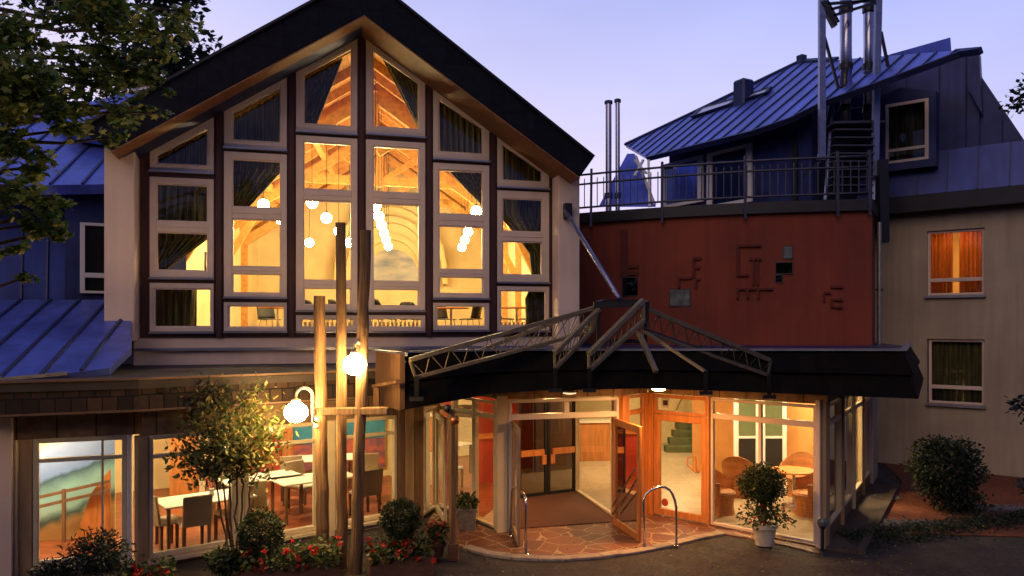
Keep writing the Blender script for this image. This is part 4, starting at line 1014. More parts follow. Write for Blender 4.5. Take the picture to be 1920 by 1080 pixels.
inner = [Vector((-1.7, 15.3, 2.62)), Vector((-1.7, 15.0, 2.62)), Vector((-1.3, 15.1, 2.62)), Vector((-.3, 14.0, 2.66)), Vector((.1, 14.1, 2.68)), Vector((2.3, 14.7, 2.69)), Vector((2.9, 15.1, 2.68)), Vector((4.8, 13.5, 2.66)), Vector((5.5, 13.3, 2.64)), Vector((8.6, 18.0, 2.64))]
for i in range(n - 1):
    a, b = P3(kp2[i] - nrm[i] * .05, zb[i] + .012), P3(kp2[i+1] - nrm[i+1] * .05, zb[i+1] + .012)
    mm.loft([a, b, inner[i+1], inner[i]], [q + Vector((0, 0, .03)) for q in (a, b, inner[i+1], inner[i])])
mm.build('soffit', M['brown_panel'], can)
# small log-end ledge on the cheek
m = MB(); q = at(735, 722, 12.45); m.bar(at(702, 724, 12.75), at(747, 716, 11.95), .10, .05); m.bar(at(706, 726, 12.7), at(706, 765, 12.7), .09, .09); m.build('cheek_bracket', M['cheek'], can)
# downlights under the canopy
def downlight(px, py, D, lab, mm, grp='downlights under the canopy'):
    q = at(px, py, D); t = thing('downlight', lab, 'downlight', q, grp)
    m = MB(); m.lathe(q, [(.05, -.05), (.11, -.035), (.12, 0)], 18); m.build('lens', M[mm], t, smooth=False)
    m = MB(); m.lathe(q, [(.135, -.012), (.135, .03)], 18); m.build('rim', M['brown_panel'], t)
downlight(1235, 727, 13.15, 'bright orange downlight under the canopy right of the open doors', 'spot')
dl = bpy.data.lights.new('downlight_bulb', 'AREA'); dl.shape = 'DISK'; dl.size = .2; dl.energy = 85; dl.color = (1, .42, .12)
dlo = bpy.data.objects.new('downlight_bulb', dl); COL.objects.link(dlo); dlo.location = at(1235, 727, 13.15) + Vector((0, 0, -.07))
M['spot_dim'] = emit('lamp_lens_dim', (1, .72, .42), .9)
downlight(1068, 734, 13.2, 'dim downlight under the canopy left of the bright one', 'spot_dim')

# steel trusses over the canopy, hung from a rod
tr = thing('steel_truss_frame', 'steel frame of lattice trusses fanning out from a hub above the canopy', 'steel frame', at(1160, 690, 13.1))
hubs = [at(1118, 571, 13.9), at(1206, 566, 13.2), at(1190, 571, 14.2), at(1122, 566, 13.2)]
m = MB(); hz = hubs[1].z
m.bar(at(1113, 571, 13.45), at(1217, 571, 13.45), .10, .10); m.bar(at(1128, 566, 14.3), at(1205, 566, 14.3), .09, .09)
m.bar(at(1120, 570, 13.45), at(1132, 566, 14.3), .09, .09); m.bar(at(1212, 570, 13.45), at(1202, 566, 14.3), .09, .09)
m.bar(at(1125, 640, 13.45), at(1205, 640, 13.45), .07, .07)
for px in (1122, 1210): m.bar(at(px, 571, 13.45), at(px, 642, 13.45), .06, .06)
m.build('hub', M['black_steel'], tr)
def truss(a0, a1, b0, b1, n, w=.085, mm='steel', r=.011):
    """top chord a0-a1, bottom chord b0-b1, zig-zag bracing"""
    m = MB(); m.bar(a0, a1, w, w * .8); m.bar(b0, b1, w * .8, w * .7); m.bar(a0, b0, w * .55)
    m.bar(a1, b1, w * .5)
    o = m.build('truss', M[mm], tr, bevel=.006)
    m = MB()
    for k in range(n):
        p = a0.lerp(a1, k / n); q = b0.lerp(b1, (k + .5) / n); s = a0.lerp(a1, (k + 1) / n); m.tube([p, q, s], r, 6)
    m.build('lattice', M[mm], o)
M['dark_lattice'] = mat('dark_lattice_steel', (.06, .05, .04), .5, .35, var=.2, scale=10)
M['steel_lit'] = mat('lit_lattice_steel', (.22, .175, .10), .5, .35, var=.2, scale=10)  # golden light on these trusses is put into a paler colour
truss(at(1116, 577, 13.5), at(768, 675, 12.05), at(1106, 622, 13.5), at(779, 708, 12.1), 10, mm='steel_lit')
truss(at(1120, 574, 14.3), at(905, 655, 14.0), at(1110, 616, 14.3), at(865, 697, 13.4), 8, mm='steel_lit')
truss(at(1123, 580, 13.4), at(1040, 662, 12.75), at(1112, 618, 13.4), at(1040, 692, 12.75), 6, mm='steel_lit')
truss(at(1206, 563, 13.4), at(1104, 664, 12.7), at(1207, 601, 13.4), at(1104, 694, 12.7), 8, w=.10, mm='steel_lit')
truss(at(1214, 580, 13.5), at(1446, 676, 12.6), at(1209, 622, 13.5), at(1440, 703, 12.55), 10, mm='dark_lattice')
truss(at(1211, 578, 13.9), at(1400, 660, 14.6), at(1206, 618, 13.9), at(1395, 682, 14.6), 8, mm='dark_lattice')
m = MB(); m.bar(at(1209, 622, 13.4), at(1323, 697, 12.65), .05, .05); m.bar(at(1197, 622, 13.4), at(1230, 697, 12.75), .07, .07); m.build('brace', M['steel_lit'], tr)
for px, D, y0 in ((1041, 12.7, 690), (1105, 12.65, 690), (1323, 12.62, 695), (1442, 12.5, 702), (781, 12.05, 706)):
    m = MB(); m.bar(at(px, y0, D), at(px, y0 + 40, D + .1), .07, .07); m.box(at(px, y0 + 42, D + .05), (.22, .06, .06)); m.build('foot', M['black_steel'], tr)
# small warm lamp glow inside the hub: the uplight seen between its bars
rod = thing('tie_rod', 'pale steel rod slanting from the right gable pier down to the truss hub', 'tie rod', at(1108, 480, 15))
A_, B_2 = G.pp(1060, 395, .55), at(1161, 560, 13.7)
m = MB(); m.tube([A_, B_2], .045, 10); m.build('rod', M['steel_blue'], rod, smooth=True)
m = MB(); m.wbox(G, G.u(1056, .43), G.u(1068, .43), A_.z - .16, A_.z + .16, .60, .42); m.build('bracket', M['black_steel'], rod)
# ================================================================== red block with the roof terrace
RB = Wall((1.45, 19.92), (8.2, 17.5))
red = thing('red_block', 'dark red rendered block with square reliefs and little windows under the terrace', 'building', RB.P(4.5, 3.2))
ZR = 6.36
NP = 14
def bulge(u): return .38 * math.sin(math.pi * min(1, max(0, u / RB.L)))          # the wall swells slightly outwards
holes = [(1166, 1199, 519, 556), (1255, 1295, 542, 575), (1467, 1487, 461, 486), (1453, 1487, 491, 514), (1453, 1468, 515, 530)]
m = MB()
us = sorted(set([RB.L * k / NP for k in range(NP + 1)]))
for a, b in zip(us[:-1], us[1:]):
    m.loft([RB.P(a, 3.1, bulge(a)), RB.P(b, 3.1, bulge(b)), RB.P(b, ZR, bulge(b)), RB.P(a, ZR, bulge(a))], [RB.P(a, 3.1, -.3), RB.P(b, 3.1, -.3), RB.P(b, ZR, -.3), RB.P(a, ZR, -.3)])
W2 = Wall((8.2, 17.5), (9.9, 20.95)); m.wbox(W2, .01, W2.L, 3.0, ZR, .0, -.25)
m.build('wall', M['red_render'], red)
M['red_groove'] = mat('red_relief', (.11, .021, .013), .9, var=.2)
m = MB()
def rel(px0, px1, py0, py1, n=.06):
    um = RB.u((px0 + px1) / 2); o = bulge(um); W = RB
    m.wbox(W, W.u(px0, o), W.u(px1, o), W.z((px0+px1)/2, py1, o), W.z((px0+px1)/2, py0, o), o + n, o - .12)
RL = [(1164, 1176, 430, 520), (1178, 1198, 498, 503), (1178, 1198, 510, 516), (1298, 1315, 482, 487), (1298, 1303, 487, 520), (1305, 1313, 500, 504), (1270, 1275, 520, 540), (1270, 1297, 520, 524), (1303, 1313, 522, 526), (1303, 1307, 526, 540),
           (1381, 1427, 458, 463), (1381, 1386, 463, 518), (1386, 1403, 514, 518), (1405, 1427, 483, 488), (1411, 1415, 488, 535), (1419, 1423, 488, 535), (1381, 1398, 540, 544), (1381, 1385, 544, 560), (1400, 1418, 540, 544), (1400, 1404, 544, 560), (1420, 1450, 540, 544), (1420, 1424, 544, 560),
           (1557, 1581, 535, 540), (1545, 1558, 547, 551), (1543, 1547, 551, 566), (1557, 1580, 560, 564), (1557, 1561, 564, 576), (1561, 1580, 574, 578)]
for lo, hi in ((1100, 1240), (1240, 1340), (1340, 1480), (1500, 1620)):
    m = MB()
    for r_ in RL:
        if lo < r_[0] < hi: rel(*r_)
    m.build('relief', M['red_groove'], red)
M['grey_pane'] = mat('frosted_pane', (.10, .11, .105), .25, var=.5, scale=5, spec=.6)
for k, (a, b, c, d) in enumerate(holes):
    m = MB(); rel(a, b, c, d, .02); w = m.build('small_window', M['black'], red)
    m = MB(); e = 2; rel(a + e, b - e, c + e, d - e, .026); m.build('pane', M['grey_pane'] if k in (1, 2) else M['dark_glass'], w)
# downpipe in the corner
m = MB(); q = W2.P(.9, 3.3, .14); m.tube([q, q + Vector((0, 0, 2.9))], .05, 10)
pp = m.build('downpipe', M['steel'], red)
m = MB(); m.tube([W2.P(.9, 4.6, .14) + Vector((-.08, 0, 0)), W2.P(.9, 4.6, .14) + Vector((.08, 0, 0))], .03, 6); m.build('pipe_bracket', M['black_steel'], pp)
# terrace slab
m = MB(); pts = [RB.P(u, ZR, bulge(u) + .12) for u in us] + [Vector((12, 24, ZR)), Vector((9, 30, ZR)), Vector((1.6, 30, ZR))]
m.prism(pts, (0, 0, .26)); m.build('terrace_slab', M['black_steel'], red)
ZS = ZR + .26
# terrace railing: posts, three rails, short balusters
rl = thing('terrace_railing', 'dark metal railing with short upright bars along the roof terrace', 'railing', RB.P(4, ZS, .3))
ru0, ru1 = RB.u(1080), RB.L - .02
zt_, zm_, zb_ = 7.60, 7.36, 6.76
for nm, z, r_ in (('top_rail', zt_, .028), ('middle_rail', zm_, .026), ('bottom_rail', zb_, .026)):
    m = MB(); m.tube([RB.P(ru0 + (ru1 - ru0) * k / 12, z, bulge(ru0 + (ru1 - ru0) * k / 12) + .06) for k in range(13)], r_, 8); m.build(nm, M['rail_steel'], rl, smooth=True)
for px in (1107, 1243, 1398, 1571, 1632):
    u = RB.u(px, .3); m = MB(); m.bar(RB.P(u, ZR - .12, bulge(u) + .14), RB.P(u, zt_ + .13, bulge(u) + .08), .06, .04); m.build('post', M['rail_steel'], rl)
for k in range(40):
    u = ru0 + (ru1 - ru0) * (k + .5) / 40; m = MB(); m.bar(RB.P(u, zb_, bulge(u) + .06), RB.P(u, zm_ + .14, bulge(u) + .06), .022, .022); m.build('baluster', M['rail_steel'], rl)

# ================================================================== guest wing at the right
GW = Wall((10.16, 20.9), (14.4, 17.42))
wing = thing('guest_wing', 'grey plastered guest wing with two stacked windows under a dark metal mansard', 'building wing', GW.P(2, 0))
ZE = GW.z(1660, 405)
def gw(px, py, n=0): return GW.uz(px, py, n)
wins = []
for a, b, y0, y1, ym in ((1738, 1846, 430, 553, 524), (1740, 1846, 636, 758, 727)):
    ua, ub = GW.u(a), GW.u(b); xm = (a + b) / 2; wins.append((ua, ub, GW.z(xm, y1), GW.z(xm, y0), GW.z(xm, ym)))
m = MB(); uL, uR_ = -.55, 7.5; ua, ub = wins[0][0], wins[0][1]
for a, b, z0, z1 in ((uL, ua, -.2, ZE + .1), (ub, uR_, -.2, ZE + .1), (ua, ub, -.2, wins[1][2]), (ua, ub, wins[1][3], wins[0][2]), (ua, ub, wins[0][3], ZE + .1)): m.wbox(GW, a, b, z0, z1, .0 if a != ua else -.004, -.3)
m.build('wall', M['plaster_wing'], wing)
for ua, ub, z0, z1, zm in wins:
    m = MB(); o = [(ua, z0), (ub, z0), (ub, z1), (ua, z1)]
    m.wring(GW, o, [(ua + .07, z0 + .06), (ub - .07, z0 + .06), (ub - .07, z1 - .07), (ua + .07, z1 - .07)], -.08, -.16); m.wbox(GW, ua + .07, ub - .07, zm - .05, zm + .05, -.082, -.158)
    w = m.build('window', M['frame'], wing, bevel=.008)
    m = MB(); m.add([GW.P(ua + .06, z0 + .05, -.12), GW.P(ub - .06, z0 + .05, -.12), GW.P(ub - .06, z1 - .06, -.12), GW.P(ua + .06, z1 - .06, -.12)], [[0, 1, 2, 3]]); m.build('pane', M['glass'], w)
    m = MB(); m.wbox(GW, ua - .04, ub + .04, z0 - .07, z0 - .005, .09, -.08); m.build('sill', M['sill'], w)
    # the room behind
    m = MB()
    for a, b, c, d, n0, n1 in ((ua - .5, ub + .5, z0 - .6, z0 - .5, -.3, -3), (ua - .5, ub + .5, z1 + .3, z1 + .4, -.3, -3), (ua - .6, ua - .5, z0 - .6, z1 + .4, -.3, -3), (ub + .5, ub + .6, z0 - .6, z1 + .4, -.3, -3), (ua - .6, ub + .6, z0 - .6, z1 + .4, -3, -3.1)): m.wbox(GW, a, b, c, d, n0, n1)
    m.build('room', M['int_plaster'], wing)
def wcurt(W, u0, u1, z0, z1, n, mm, lab, grp=None, folds=9):
    m = MB(); m.grid(lambda s, t: W.P(u0 + (u1 - u0) * s, z1 + (z0 - z1) * t, n + .03 * math.sin(s * folds * 6.283) + .012 * math.sin(s * folds * 2.3 * 6.28 + 2 * t)), 8 * folds, 3)
    return tag(m.build('curtain', M[mm], None, smooth=True, recalc=False, solid=.01), lab, 'curtain', grp)
ua, ub, z0, z1, zm = wins[0]; d_ = ub - ua
wcurt(GW, ua, ua + d_ * .42, z0, z1, -.28, 'curtain_lit', 'left half of the glowing orange curtains in the upper guest window', 'orange guest room curtains', 6)
wcurt(GW, ua + d_ * .54, ub, z0, z1, -.28, 'curtain_lit', 'right half of the glowing orange curtains in the upper guest window', 'orange guest room curtains', 6)
wcurt(GW, wins[1][0], wins[1][1], wins[1][2], wins[1][3], -.28, 'curtain', 'dark curtain closed across the lower guest window')
bl = spawn(cr, cru, GW.P((ua + ub) / 2, z1 + .29, -1.0), 0, 'round warm ceiling light in the upper guest room', 'guest room lamps')
# eaves, mansard cladding and the gable-shaped metal wall above
ZC = GW.z(1700, 380)
m = MB(); m.wbox(GW, -.75, 7.6, ZE + .0, ZE + .42, .42, -.3); m.build('eave', M['black_steel'], wing)
m = MB(); zlo = ZE + .43; zhi = GW.z(1740, 288)
m.loft([GW.P(-.75, zlo, .40), GW.P(7.6, zlo, .40), GW.P(7.6, zhi, .14), GW.P(-.75, zhi, .14)], [GW.P(-.75, zlo, -.3), GW.P(7.6, zlo, -.3), GW.P(7.6, zhi, -.3), GW.P(-.75, zhi, -.3)])
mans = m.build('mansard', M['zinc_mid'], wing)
m = MB()
for k in range(12):
    u = -.5 + .68 * k; m.bar(GW.P(u, zlo, .415), GW.P(u, zhi, .155), .03, .03)
m.build('seam', M['zinc_seam'], mans)
m = MB(); W = GW
prof = [gw(1640, 300, .1), (gw(1925, 262, .1)[0] + 1.2, zhi), gw(1925, 275, .1), gw(1838, 140, .1), gw(1836, 100, .1), gw(1800, 104, .1), gw(1640, 165, .1), (gw(1480, 222, .1)[0], gw(1480, 225, .1)[1]), (gw(1480, 222, .1)[0], zhi - .02)]
prof = [(prof[7][0], zhi), (gw(1921, 268, .1)[0], zhi)] + prof[3:8]
m.wpoly(GW, prof, .12, -.2); up = m.build('metal_gable', M['zinc_dark'], wing)
m = MB()
for px, py in ((1700, 140), (1762, 118), (1812, 104), (1838, 150), (1880, 212)):
    u, z = gw(px, py, .12); m.bar(GW.P(u, zhi, .13), GW.P(u, z - .05, .13), .03, .02)
m.build('seam', M['zinc_seam'], up)
m = MB(); tri = [gw(1836, 92, .3), gw(1842, 215, .3), gw(1815, 165, .3)]; m.wpoly(GW, tri, .34, .14); m.build('verge_fin', M['zinc_dark'], wing)
# dormer
m = MB(); dz0, dz1 = GW.z(1700, 318, .5), GW.z(1700, 172, .5); da, db = GW.u(1648, .5), GW.u(1756, .5)
dm = MB(); u0w, u1w, w0, w1 = GW.u(1660, .6), GW.u(1741, .6), GW.z(1700, 303, .6), GW.z(1700, 190, .6)
dm.wring(GW, [(da, dz0), (db, dz0), (db, dz1 - .12), (da + (db - da) * .4, dz1 + .12), (da, dz1 - .05)], [(u0w, w0), (u1w, w0), (u1w, w1), ((u0w + u1w) / 2, w1), (u0w, w1)], .58, .13)
dorm = dm.build('dormer', M['zinc_dark'], wing)
m = MB(); m.wring(GW, [(u0w, w0), (u1w, w0), (u1w, w1), (u0w, w1)], [(u0w + .07, w0 + .07), (u1w - .09, w0 + .07), (u1w - .09, w1 - .08), (u0w + .07, w1 - .08)], .60, .50); m.wbox(GW, u0w + .07, u1w - .09, w0 + .30, w0 + .38, .598, .502); wf = m.build('window', M['frame'], dorm, bevel=.006)
m = MB(); m.add([GW.P(u0w + .06, w0 + .06, .55), GW.P(u1w - .08, w0 + .06, .55), GW.P(u1w - .08, w1 - .07, .55), GW.P(u0w + .06, w1 - .07, .55)], [[0, 1, 2, 3]]); m.build('pane', M['glass'], wf)
m = MB(); m.wbox(GW, u0w, u1w, w0, w1, .16, .13); m.build('unlit_room_sheet', M['curtain'], dorm)  # dark sheet behind the pane stands in for the unlit room

# ================================================================== attic house on the terrace with the seamed roof
att = thing('attic_house', 'attic storey on the roof terrace under a big blue standing seam roof', 'attic house', (7, 23, ZS))
e1, e2 = at(1213, 295, 24.0), None
ze = e1.z; De = (ze - CH) * F / (HY - 222); e2 = at(1480, 222, De)
ed = (e2 - e1).normalized(); upv = Vector((ed.y, -ed.x, 0)) * -1
if upv.y < 0: upv = -upv
PL = Slope(e1, e2, e1 + upv * 3 + Vector((0, 0, 2.15)))
outl = [(1172, 272), (1213, 295), (1410, 246), (1480, 222), (1545, 190), (1640, 157), (1800, 97), (1838, 91), (1790, 95), (1570, 112), (1500, 116), (1300, 212)]
pts = [PL.pp(*q) for q in outl]
m = MB(); m.prism(pts, PL.n * -.10); ro = m.build('roof', M['zinc'], att)
# seams up the slope, clipped to the outline
U = (e1 - e2).normalized(); Vd = PL.n.cross(U).normalized()
if Vd.z < 0: Vd = -Vd
uvp = [((p - e1).dot(U), (p - e1).dot(Vd)) for p in pts]
def cross_at(uvp, s):
    ys = []
    for (a, b), (c, d) in zip(uvp, uvp[1:] + uvp[:1]):
        if (a - s) * (c - s) < 0: ys.append(b + (d - b) * (s - a) / (c - a))
    return sorted(ys)
def seams(o, mm, org, U, Vd, nn, uvp, step, off=0.0, h=.035):
    m = MB(); lo = min(p[0] for p in uvp); hi = max(p[0] for p in uvp); s = lo + .12 + off
    while s < hi:
        ys = cross_at(uvp, s)
        for k in range(0, len(ys) - 1, 2):
            if ys[k+1] - ys[k] > .1: m.bar(org + U * s + Vd * (ys[k] + .02) + nn * h * .5, org + U * s + Vd * (ys[k+1] - .02) + nn * h * .5, .045, h, nn)
        s += step
    m.build('seam', M[mm], o)
seams(ro, 'zinc_seam', e1, U, Vd, PL.n, uvp, .56)
m = MB()
for a, b in zip(pts[1:8], pts[2:9]): m.bar(a - PL.n * .05, b - PL.n * .05, .08, .15, PL.n)
m.build('eave_edge', M['zinc_dark'], ro)
m = MB()
for a, b in ((9, 10), (10, 11), (11, 0)): m.bar(pts[a] + PL.n * .03, pts[b] + PL.n * .03, .14, .07, PL.n)
m.build('ridge_cap', M['zinc_seam'], ro)
for (a, b, c, d) in (((1297, 224), (1392, 193), (1400, 183), (1315, 207)), ((1368, 200), (1440, 178), (1449, 167), (1385, 188))):
    q = [PL.pp(*v) + PL.n * .05 for v in (a, b, c, d)]; ctr = sum(q, Vector()) / 4
    m = MB(); i = [p + (ctr - p) * .14 for p in q]; m.ring(q, i, PL.n * .06); sk = m.build('skylight', M['zinc_seam'], ro)
    m = MB(); m.add([p + PL.n * .03 for p in i], [[0, 1, 2, 3]]); m.build('pane', mat('skylight_pane', (.5, .52, .6), .08, var=.03, spec=1.0), sk)
m = MB(); q = PL.pp(1394, 190); m.box(q + Vector((0, 0, .2)), (.48, .48, .9), .5); m.build('roof_vent', M['zinc_dark'], ro, bevel=.06)
m = MB(); q = PL.pp(1503, 116); m.box(q + Vector((0, 0, .05)), (.22, .22, .3), .5); m.build('ridge_stub', M['zinc_seam'], ro)
# second roof slice behind
RS = [(1668, 102), (1782, 70), (1784, 97), (1745, 112)]; D2 = 27
m = MB(); m.prism([at(px, py, D2) for px, py in RS], (0.2, .8, 0)); m.build('rear_roof', M['zinc'], att)
# front wall with windows under the eave; the wall stands behind the roof edge
wa, wb = e1 + upv * .75, e2 + upv * .75
AW = Wall((wa.x, wa.y), (wb.x, wb.y)); 
AW2 = Wall((wa.x, wa.y), ((wb + (wb - wa) * .02).x, (wb + (wb - wa) * .02).y))
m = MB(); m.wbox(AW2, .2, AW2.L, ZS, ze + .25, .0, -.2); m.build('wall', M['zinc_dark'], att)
def awin(a, b, y0, y1):
    u0, u1 = AW.u(a, .03), AW.u(b, .03); xm = (a + b) / 2; z0, z1 = max(ZS + .02, AW.z(xm, y1, .03)), min(ze - .02, AW.z(xm, y0, .03))
    if u1 < u0: u0, u1 = u1, u0
    m = MB(); m.wring(AW, [(u0, z0), (u1, z0), (u1, z1), (u0, z1)], [(u0 + .2, z0 + .1), (u1 - .2, z0 + .1), (u1 - .2, z1 - .1), (u0 + .2, z1 - .1)], .06, .0); w = m.build('window', M['white_frame'], att)
    m = MB(); m.add([AW.P(u0 + .1, z0 + .06, .03), AW.P(u1 - .1, z0 + .06, .03), AW.P(u1 - .1, z1 - .05, .03), AW.P(u0 + .1, z1 - .05, .03)], [[0, 1, 2, 3]]); m.build('pane', M['glass'], w)
awin(1240, 1318, 300, 385); awin(1326, 1410, 278, 385)
m = MB(); rw = Wall((wb.x, wb.y), tuple(GW.P(GW.u(1652), 0).xy)); m.wbox(rw, -.1, rw.L, ZS, ze - .2, -.3, -.5); m.build('recess_shade_wall', M['black_steel'], att)  # added wall, black to put the dark of the recess into its colour
# steep triangular cladding at the left end and its bracing
m = MB(); m.loft([at(1122, 388, 22.5), at(1230, 388, 22.0), at(1190, 288, 23.6), at(1176, 288, 23.8)], [at(1122, 388, 24.5), at(1230, 388, 24.2), at(1190, 288, 24.2), at(1176, 288, 24.3)])
sk = m.build('side_slope', M['zinc'], att)
m = MB()
for a, b in (((1192, 292), (1228, 384)), ((1206, 300), (1190, 330)), ((1190, 300), (1212, 325)), ((1216, 300), (1218, 388))): m = MB(); m.bar(at(*a, 22.2), at(*b, 21.8), .07, .05); m.build('brace', M['white_frame'], att)

# two thin flues at the left of the terrace
for px, y0, y1, r_, lab in ((1141, 191, 385, .085, 'left and slightly thicker of the twin steel flues on the terrace'), (1158, 188, 385, .065, 'right and thinner of the twin steel flues on the terrace')):
    D = 21.6; q = at(px, y1, D); q.z = ZS; top = at(px, y0, D)
    t = thing('flue', lab, 'flue', q, 'twin flues on the terrace')
    m = MB(); m.tube([q, top], r_, 14); m.build('pipe', M['flue'], t, smooth=False)
    m = MB(); m.lathe(top, [(r_ + .03, -.06), (r_ + .03, .02), (r_ * .8, .04)], 14); m.build('cowl', M['zinc_seam'], t)
    m = MB(); m.lathe(q, [(r_ + .03, .7), (r_ + .03, .85)], 14); m.build('collar', M['zinc_seam'], t)
# big flue mast: two tall posts, braces, two steel flues, metal stair
D = 18.9
mast = thing('flue_mast', 'tall blue steel mast of two posts with cross braces holding the big flues', 'mast', at(1595, 370, D))
def mp(px, py, dD=0): return at(px, py, D + dD)
for a, b in (((1541, -60), (1541, 300)), ((1648, -60), (1640, 330))):
    m = MB(); m.bar(mp(*a), mp(*b), .15, .12); m.build('post', M['steel_blue'], mast)
m = MB()
for a, b in (((1541, 8), (1648, 0)), ((1541, 22), (1648, -6)), ((1550, 0), (1572, 42)), ((1546, 70), (1572, 165)), ((1652, 60), (1668, 140)), ((1541, 300), (1505, 330)), ((1648, 3), (1560, 30))): m = MB(); m.bar(mp(*a), mp(*b), .06, .06); m.build('brace', M['black_steel'], mast)
m = MB(); m.bar(mp(1541, 4), mp(1565, 50), .16, .10); m.build('bracket', M['black_steel'], mast)
for px, r_, lab in ((1586, .145, 'left polished flue of the pair inside the tall mast'), (1629, .13, 'right polished flue of the pair inside the tall mast')):
    q = at(px, 232, D + .5); top = at(px, -70, D + .5)
    t = thing('flue', lab, 'flue', q, 'big flues in the mast')
    m = MB(); m.tube([q, top], r_, 18); m.build('pipe', M['flue'], t, smooth=True)
    m = MB()
    for py in (18, 125, 205): m = MB(); c = at(px, py, D + .5); m.lathe(c, [(r_ + .025, -.07), (r_ + .025, .07)], 18); m.build('collar', M['black_steel'], t)
stt = thing('metal_stair', 'steep open metal stair climbing to the flues beside the terrace railing', 'stairs', Vector((mp(1595, 340).x, D, ZS)))
for k in range(10):
    f_ = k / 9.6; m = MB(); c0_ = mp(1552 + 10 * f_, 378 - 142 * f_, .3 * f_ - .2); c1_ = mp(1634 + 2 * f_, 378 - 142 * f_, .3 * f_ - .2); m.bar(c0_, c1_, .26, .035); m.build('step', M['rail_steel'], stt)
m = MB(); m.bar(mp(1550, 238, .55), mp(1645, 236, .55), .9, .06); m.build('landing', M['rail_steel'], stt)
m = MB(); m.bar(mp(1654, 300, -.1), mp(1656, 455, -.1), .22, .2); m.build('dark_column', M['black_steel'], stt)
for a, b in (((1548, 378), (1562, 200)), ((1638, 378), (1640, 200))):
    m = MB(); m.bar(mp(*a), mp(*b, .9), .06, .2); m.build('stringer', M['steel_blue'], stt)
for a, b in (((1533, 300), (1557, 178)), ((1636, 300), (1642, 155))):
    m = MB(); m.tube([mp(*a), mp(*b, .9)], .03, 8); m.build('handrail', M['sill'], stt)
m = MB()
for py in (185, 205): m.tube([mp(1560, py + 5, .9), mp(1640, py - 8, .9)], .02, 6)
m.build('guard_rail', M['steel_blue'], stt)

# ================================================================== metal-roofed house at the left
lh = thing('blue_roofed_house', 'house with blue standing seam roofs half hidden by the maple', 'house', at(60, 560, 17))
# lower front roof
NG = Vector((math.sin(R(14)), -math.cos(R(14)), 0))
p0 = at(0, 712, 11.5); p1 = p0 + Vector((math.cos(R(14)), math.sin(R(14)), 0)); p2 = p0 - NG * 3.9 + Vector((0, 0, 1.28))
LR = Slope(p0, p1, p2)
outl = [(-260, 728), (0, 712), (128, 700), (205, 690), (246, 652), (246, 600), (215, 562), (0, 562), (-260, 558)]
pts = [LR.pp(*q) for q in outl]
m = MB(); m.prism(pts, LR.n * -.12); lr = m.build('roof', M['zinc'], lh)
U = Vector((math.cos(R(14)), math.sin(R(14)), 0)); U = (U - LR.n * U.dot(LR.n)).normalized(); Vd = LR.n.cross(U); Vd = Vd if Vd.z > 0 else -Vd
seams(lr, 'zinc_seam', p0, U, Vd, LR.n, [((p - p0).dot(U), (p - p0).dot(Vd)) for p in pts], .52)
m = MB(); m.bar(LR.pp(-40, 718) + Vector((0, -.03, .02)), LR.pp(128, 702) + Vector((0, -.03, .02)), .10, .05); m.build('eave_board', M['kerb'], lr)
# steep clad wall behind it with a window, then the roofs above
MWL = Wall(pt(-400, 14.0), pt(205, 16.2))
zb0 = MWL.z(100, 566); ztop = MWL.z(150, 362)
m = MB(); m.loft([MWL.P(-1, zb0 - .6, .1), MWL.P(MWL.L + 1.5, zb0 - .6, .1), MWL.P(MWL.L + 1.5, ztop, -.35), MWL.P(-1, ztop, -.35)], [MWL.P(-1, zb0 - .6, -.3), MWL.P(MWL.L + 1.5, zb0 - .6, -.3), MWL.P(MWL.L + 1.5, ztop, -.7), MWL.P(-1, ztop, -.7)])
mw = m.build('clad_wall', M['zinc_mid'], lh)
m = MB()
for px in (-60, -10, 40, 88): 
    u = MWL.u(px); m.bar(MWL.P(u, zb0, .02), MWL.P(u, ztop, -.34), .04, .04)
m.build('seam', M['zinc_seam'], mw)
wu0, wu1 = MWL.u(150, .3), MWL.u(225, .3); wz0, wz1 = MWL.z(175, 550, .3), MWL.z(175, 418, .3)
m = MB(); m.wbox(MWL, wu0 - .28, wu1 + .3, wz0 - .2, wz1 + .55, .22, -.6); do = m.build('dormer', M['zinc_dark'], lh)
m = MB(); m.wring(MWL, [(wu0, wz0), (wu1, wz0), (wu1, wz1), (wu0, wz1)], [(wu0 + .09, wz0 + .05), (wu1 - .09, wz0 + .05), (wu1 - .09, wz1 - .06), (wu0 + .09, wz1 - .06)], .32, .22); m.wbox(MWL, wu0 + .09, wu1 - .09, wz0 + .32, wz0 + .42, .318, .222); wf = m.build('window', M['white_frame'], do, bevel=.006)
m = MB(); m.wbox(MWL, wu0 + .08, wu1 - .08, wz0 + .04, wz1 - .05, .25, .22); m.build('pane', mat('dark_pane', (.012, .012, .014), .05, var=.05, spec=.7), wf)
# upper roof: front slope and hipped side
u0_ = MWL.P(MWL.u(0), ztop, .55); 
UR0 = at(40, 345, 15.0); URS = Slope(UR0, UR0 + Vector((math.cos(R(14)), math.sin(R(14)), 0)), UR0 - NG * 3 + Vector((0, 0, 1.55)))
q = [URS.pp(*v) for v in ((-300, 352), (230, 345), (232, 285), (140, 245), (80, 213), (-300, 213))]
m = MB(); m.prism(q, URS.n * -.2); ur = m.build('upper_roof', M['zinc'], lh)
U = Vector((math.cos(R(14)), math.sin(R(14)), 0)); U = (U - URS.n * U.dot(URS.n)).normalized(); Vd = URS.n.cross(U); Vd = Vd if Vd.z > 0 else -Vd
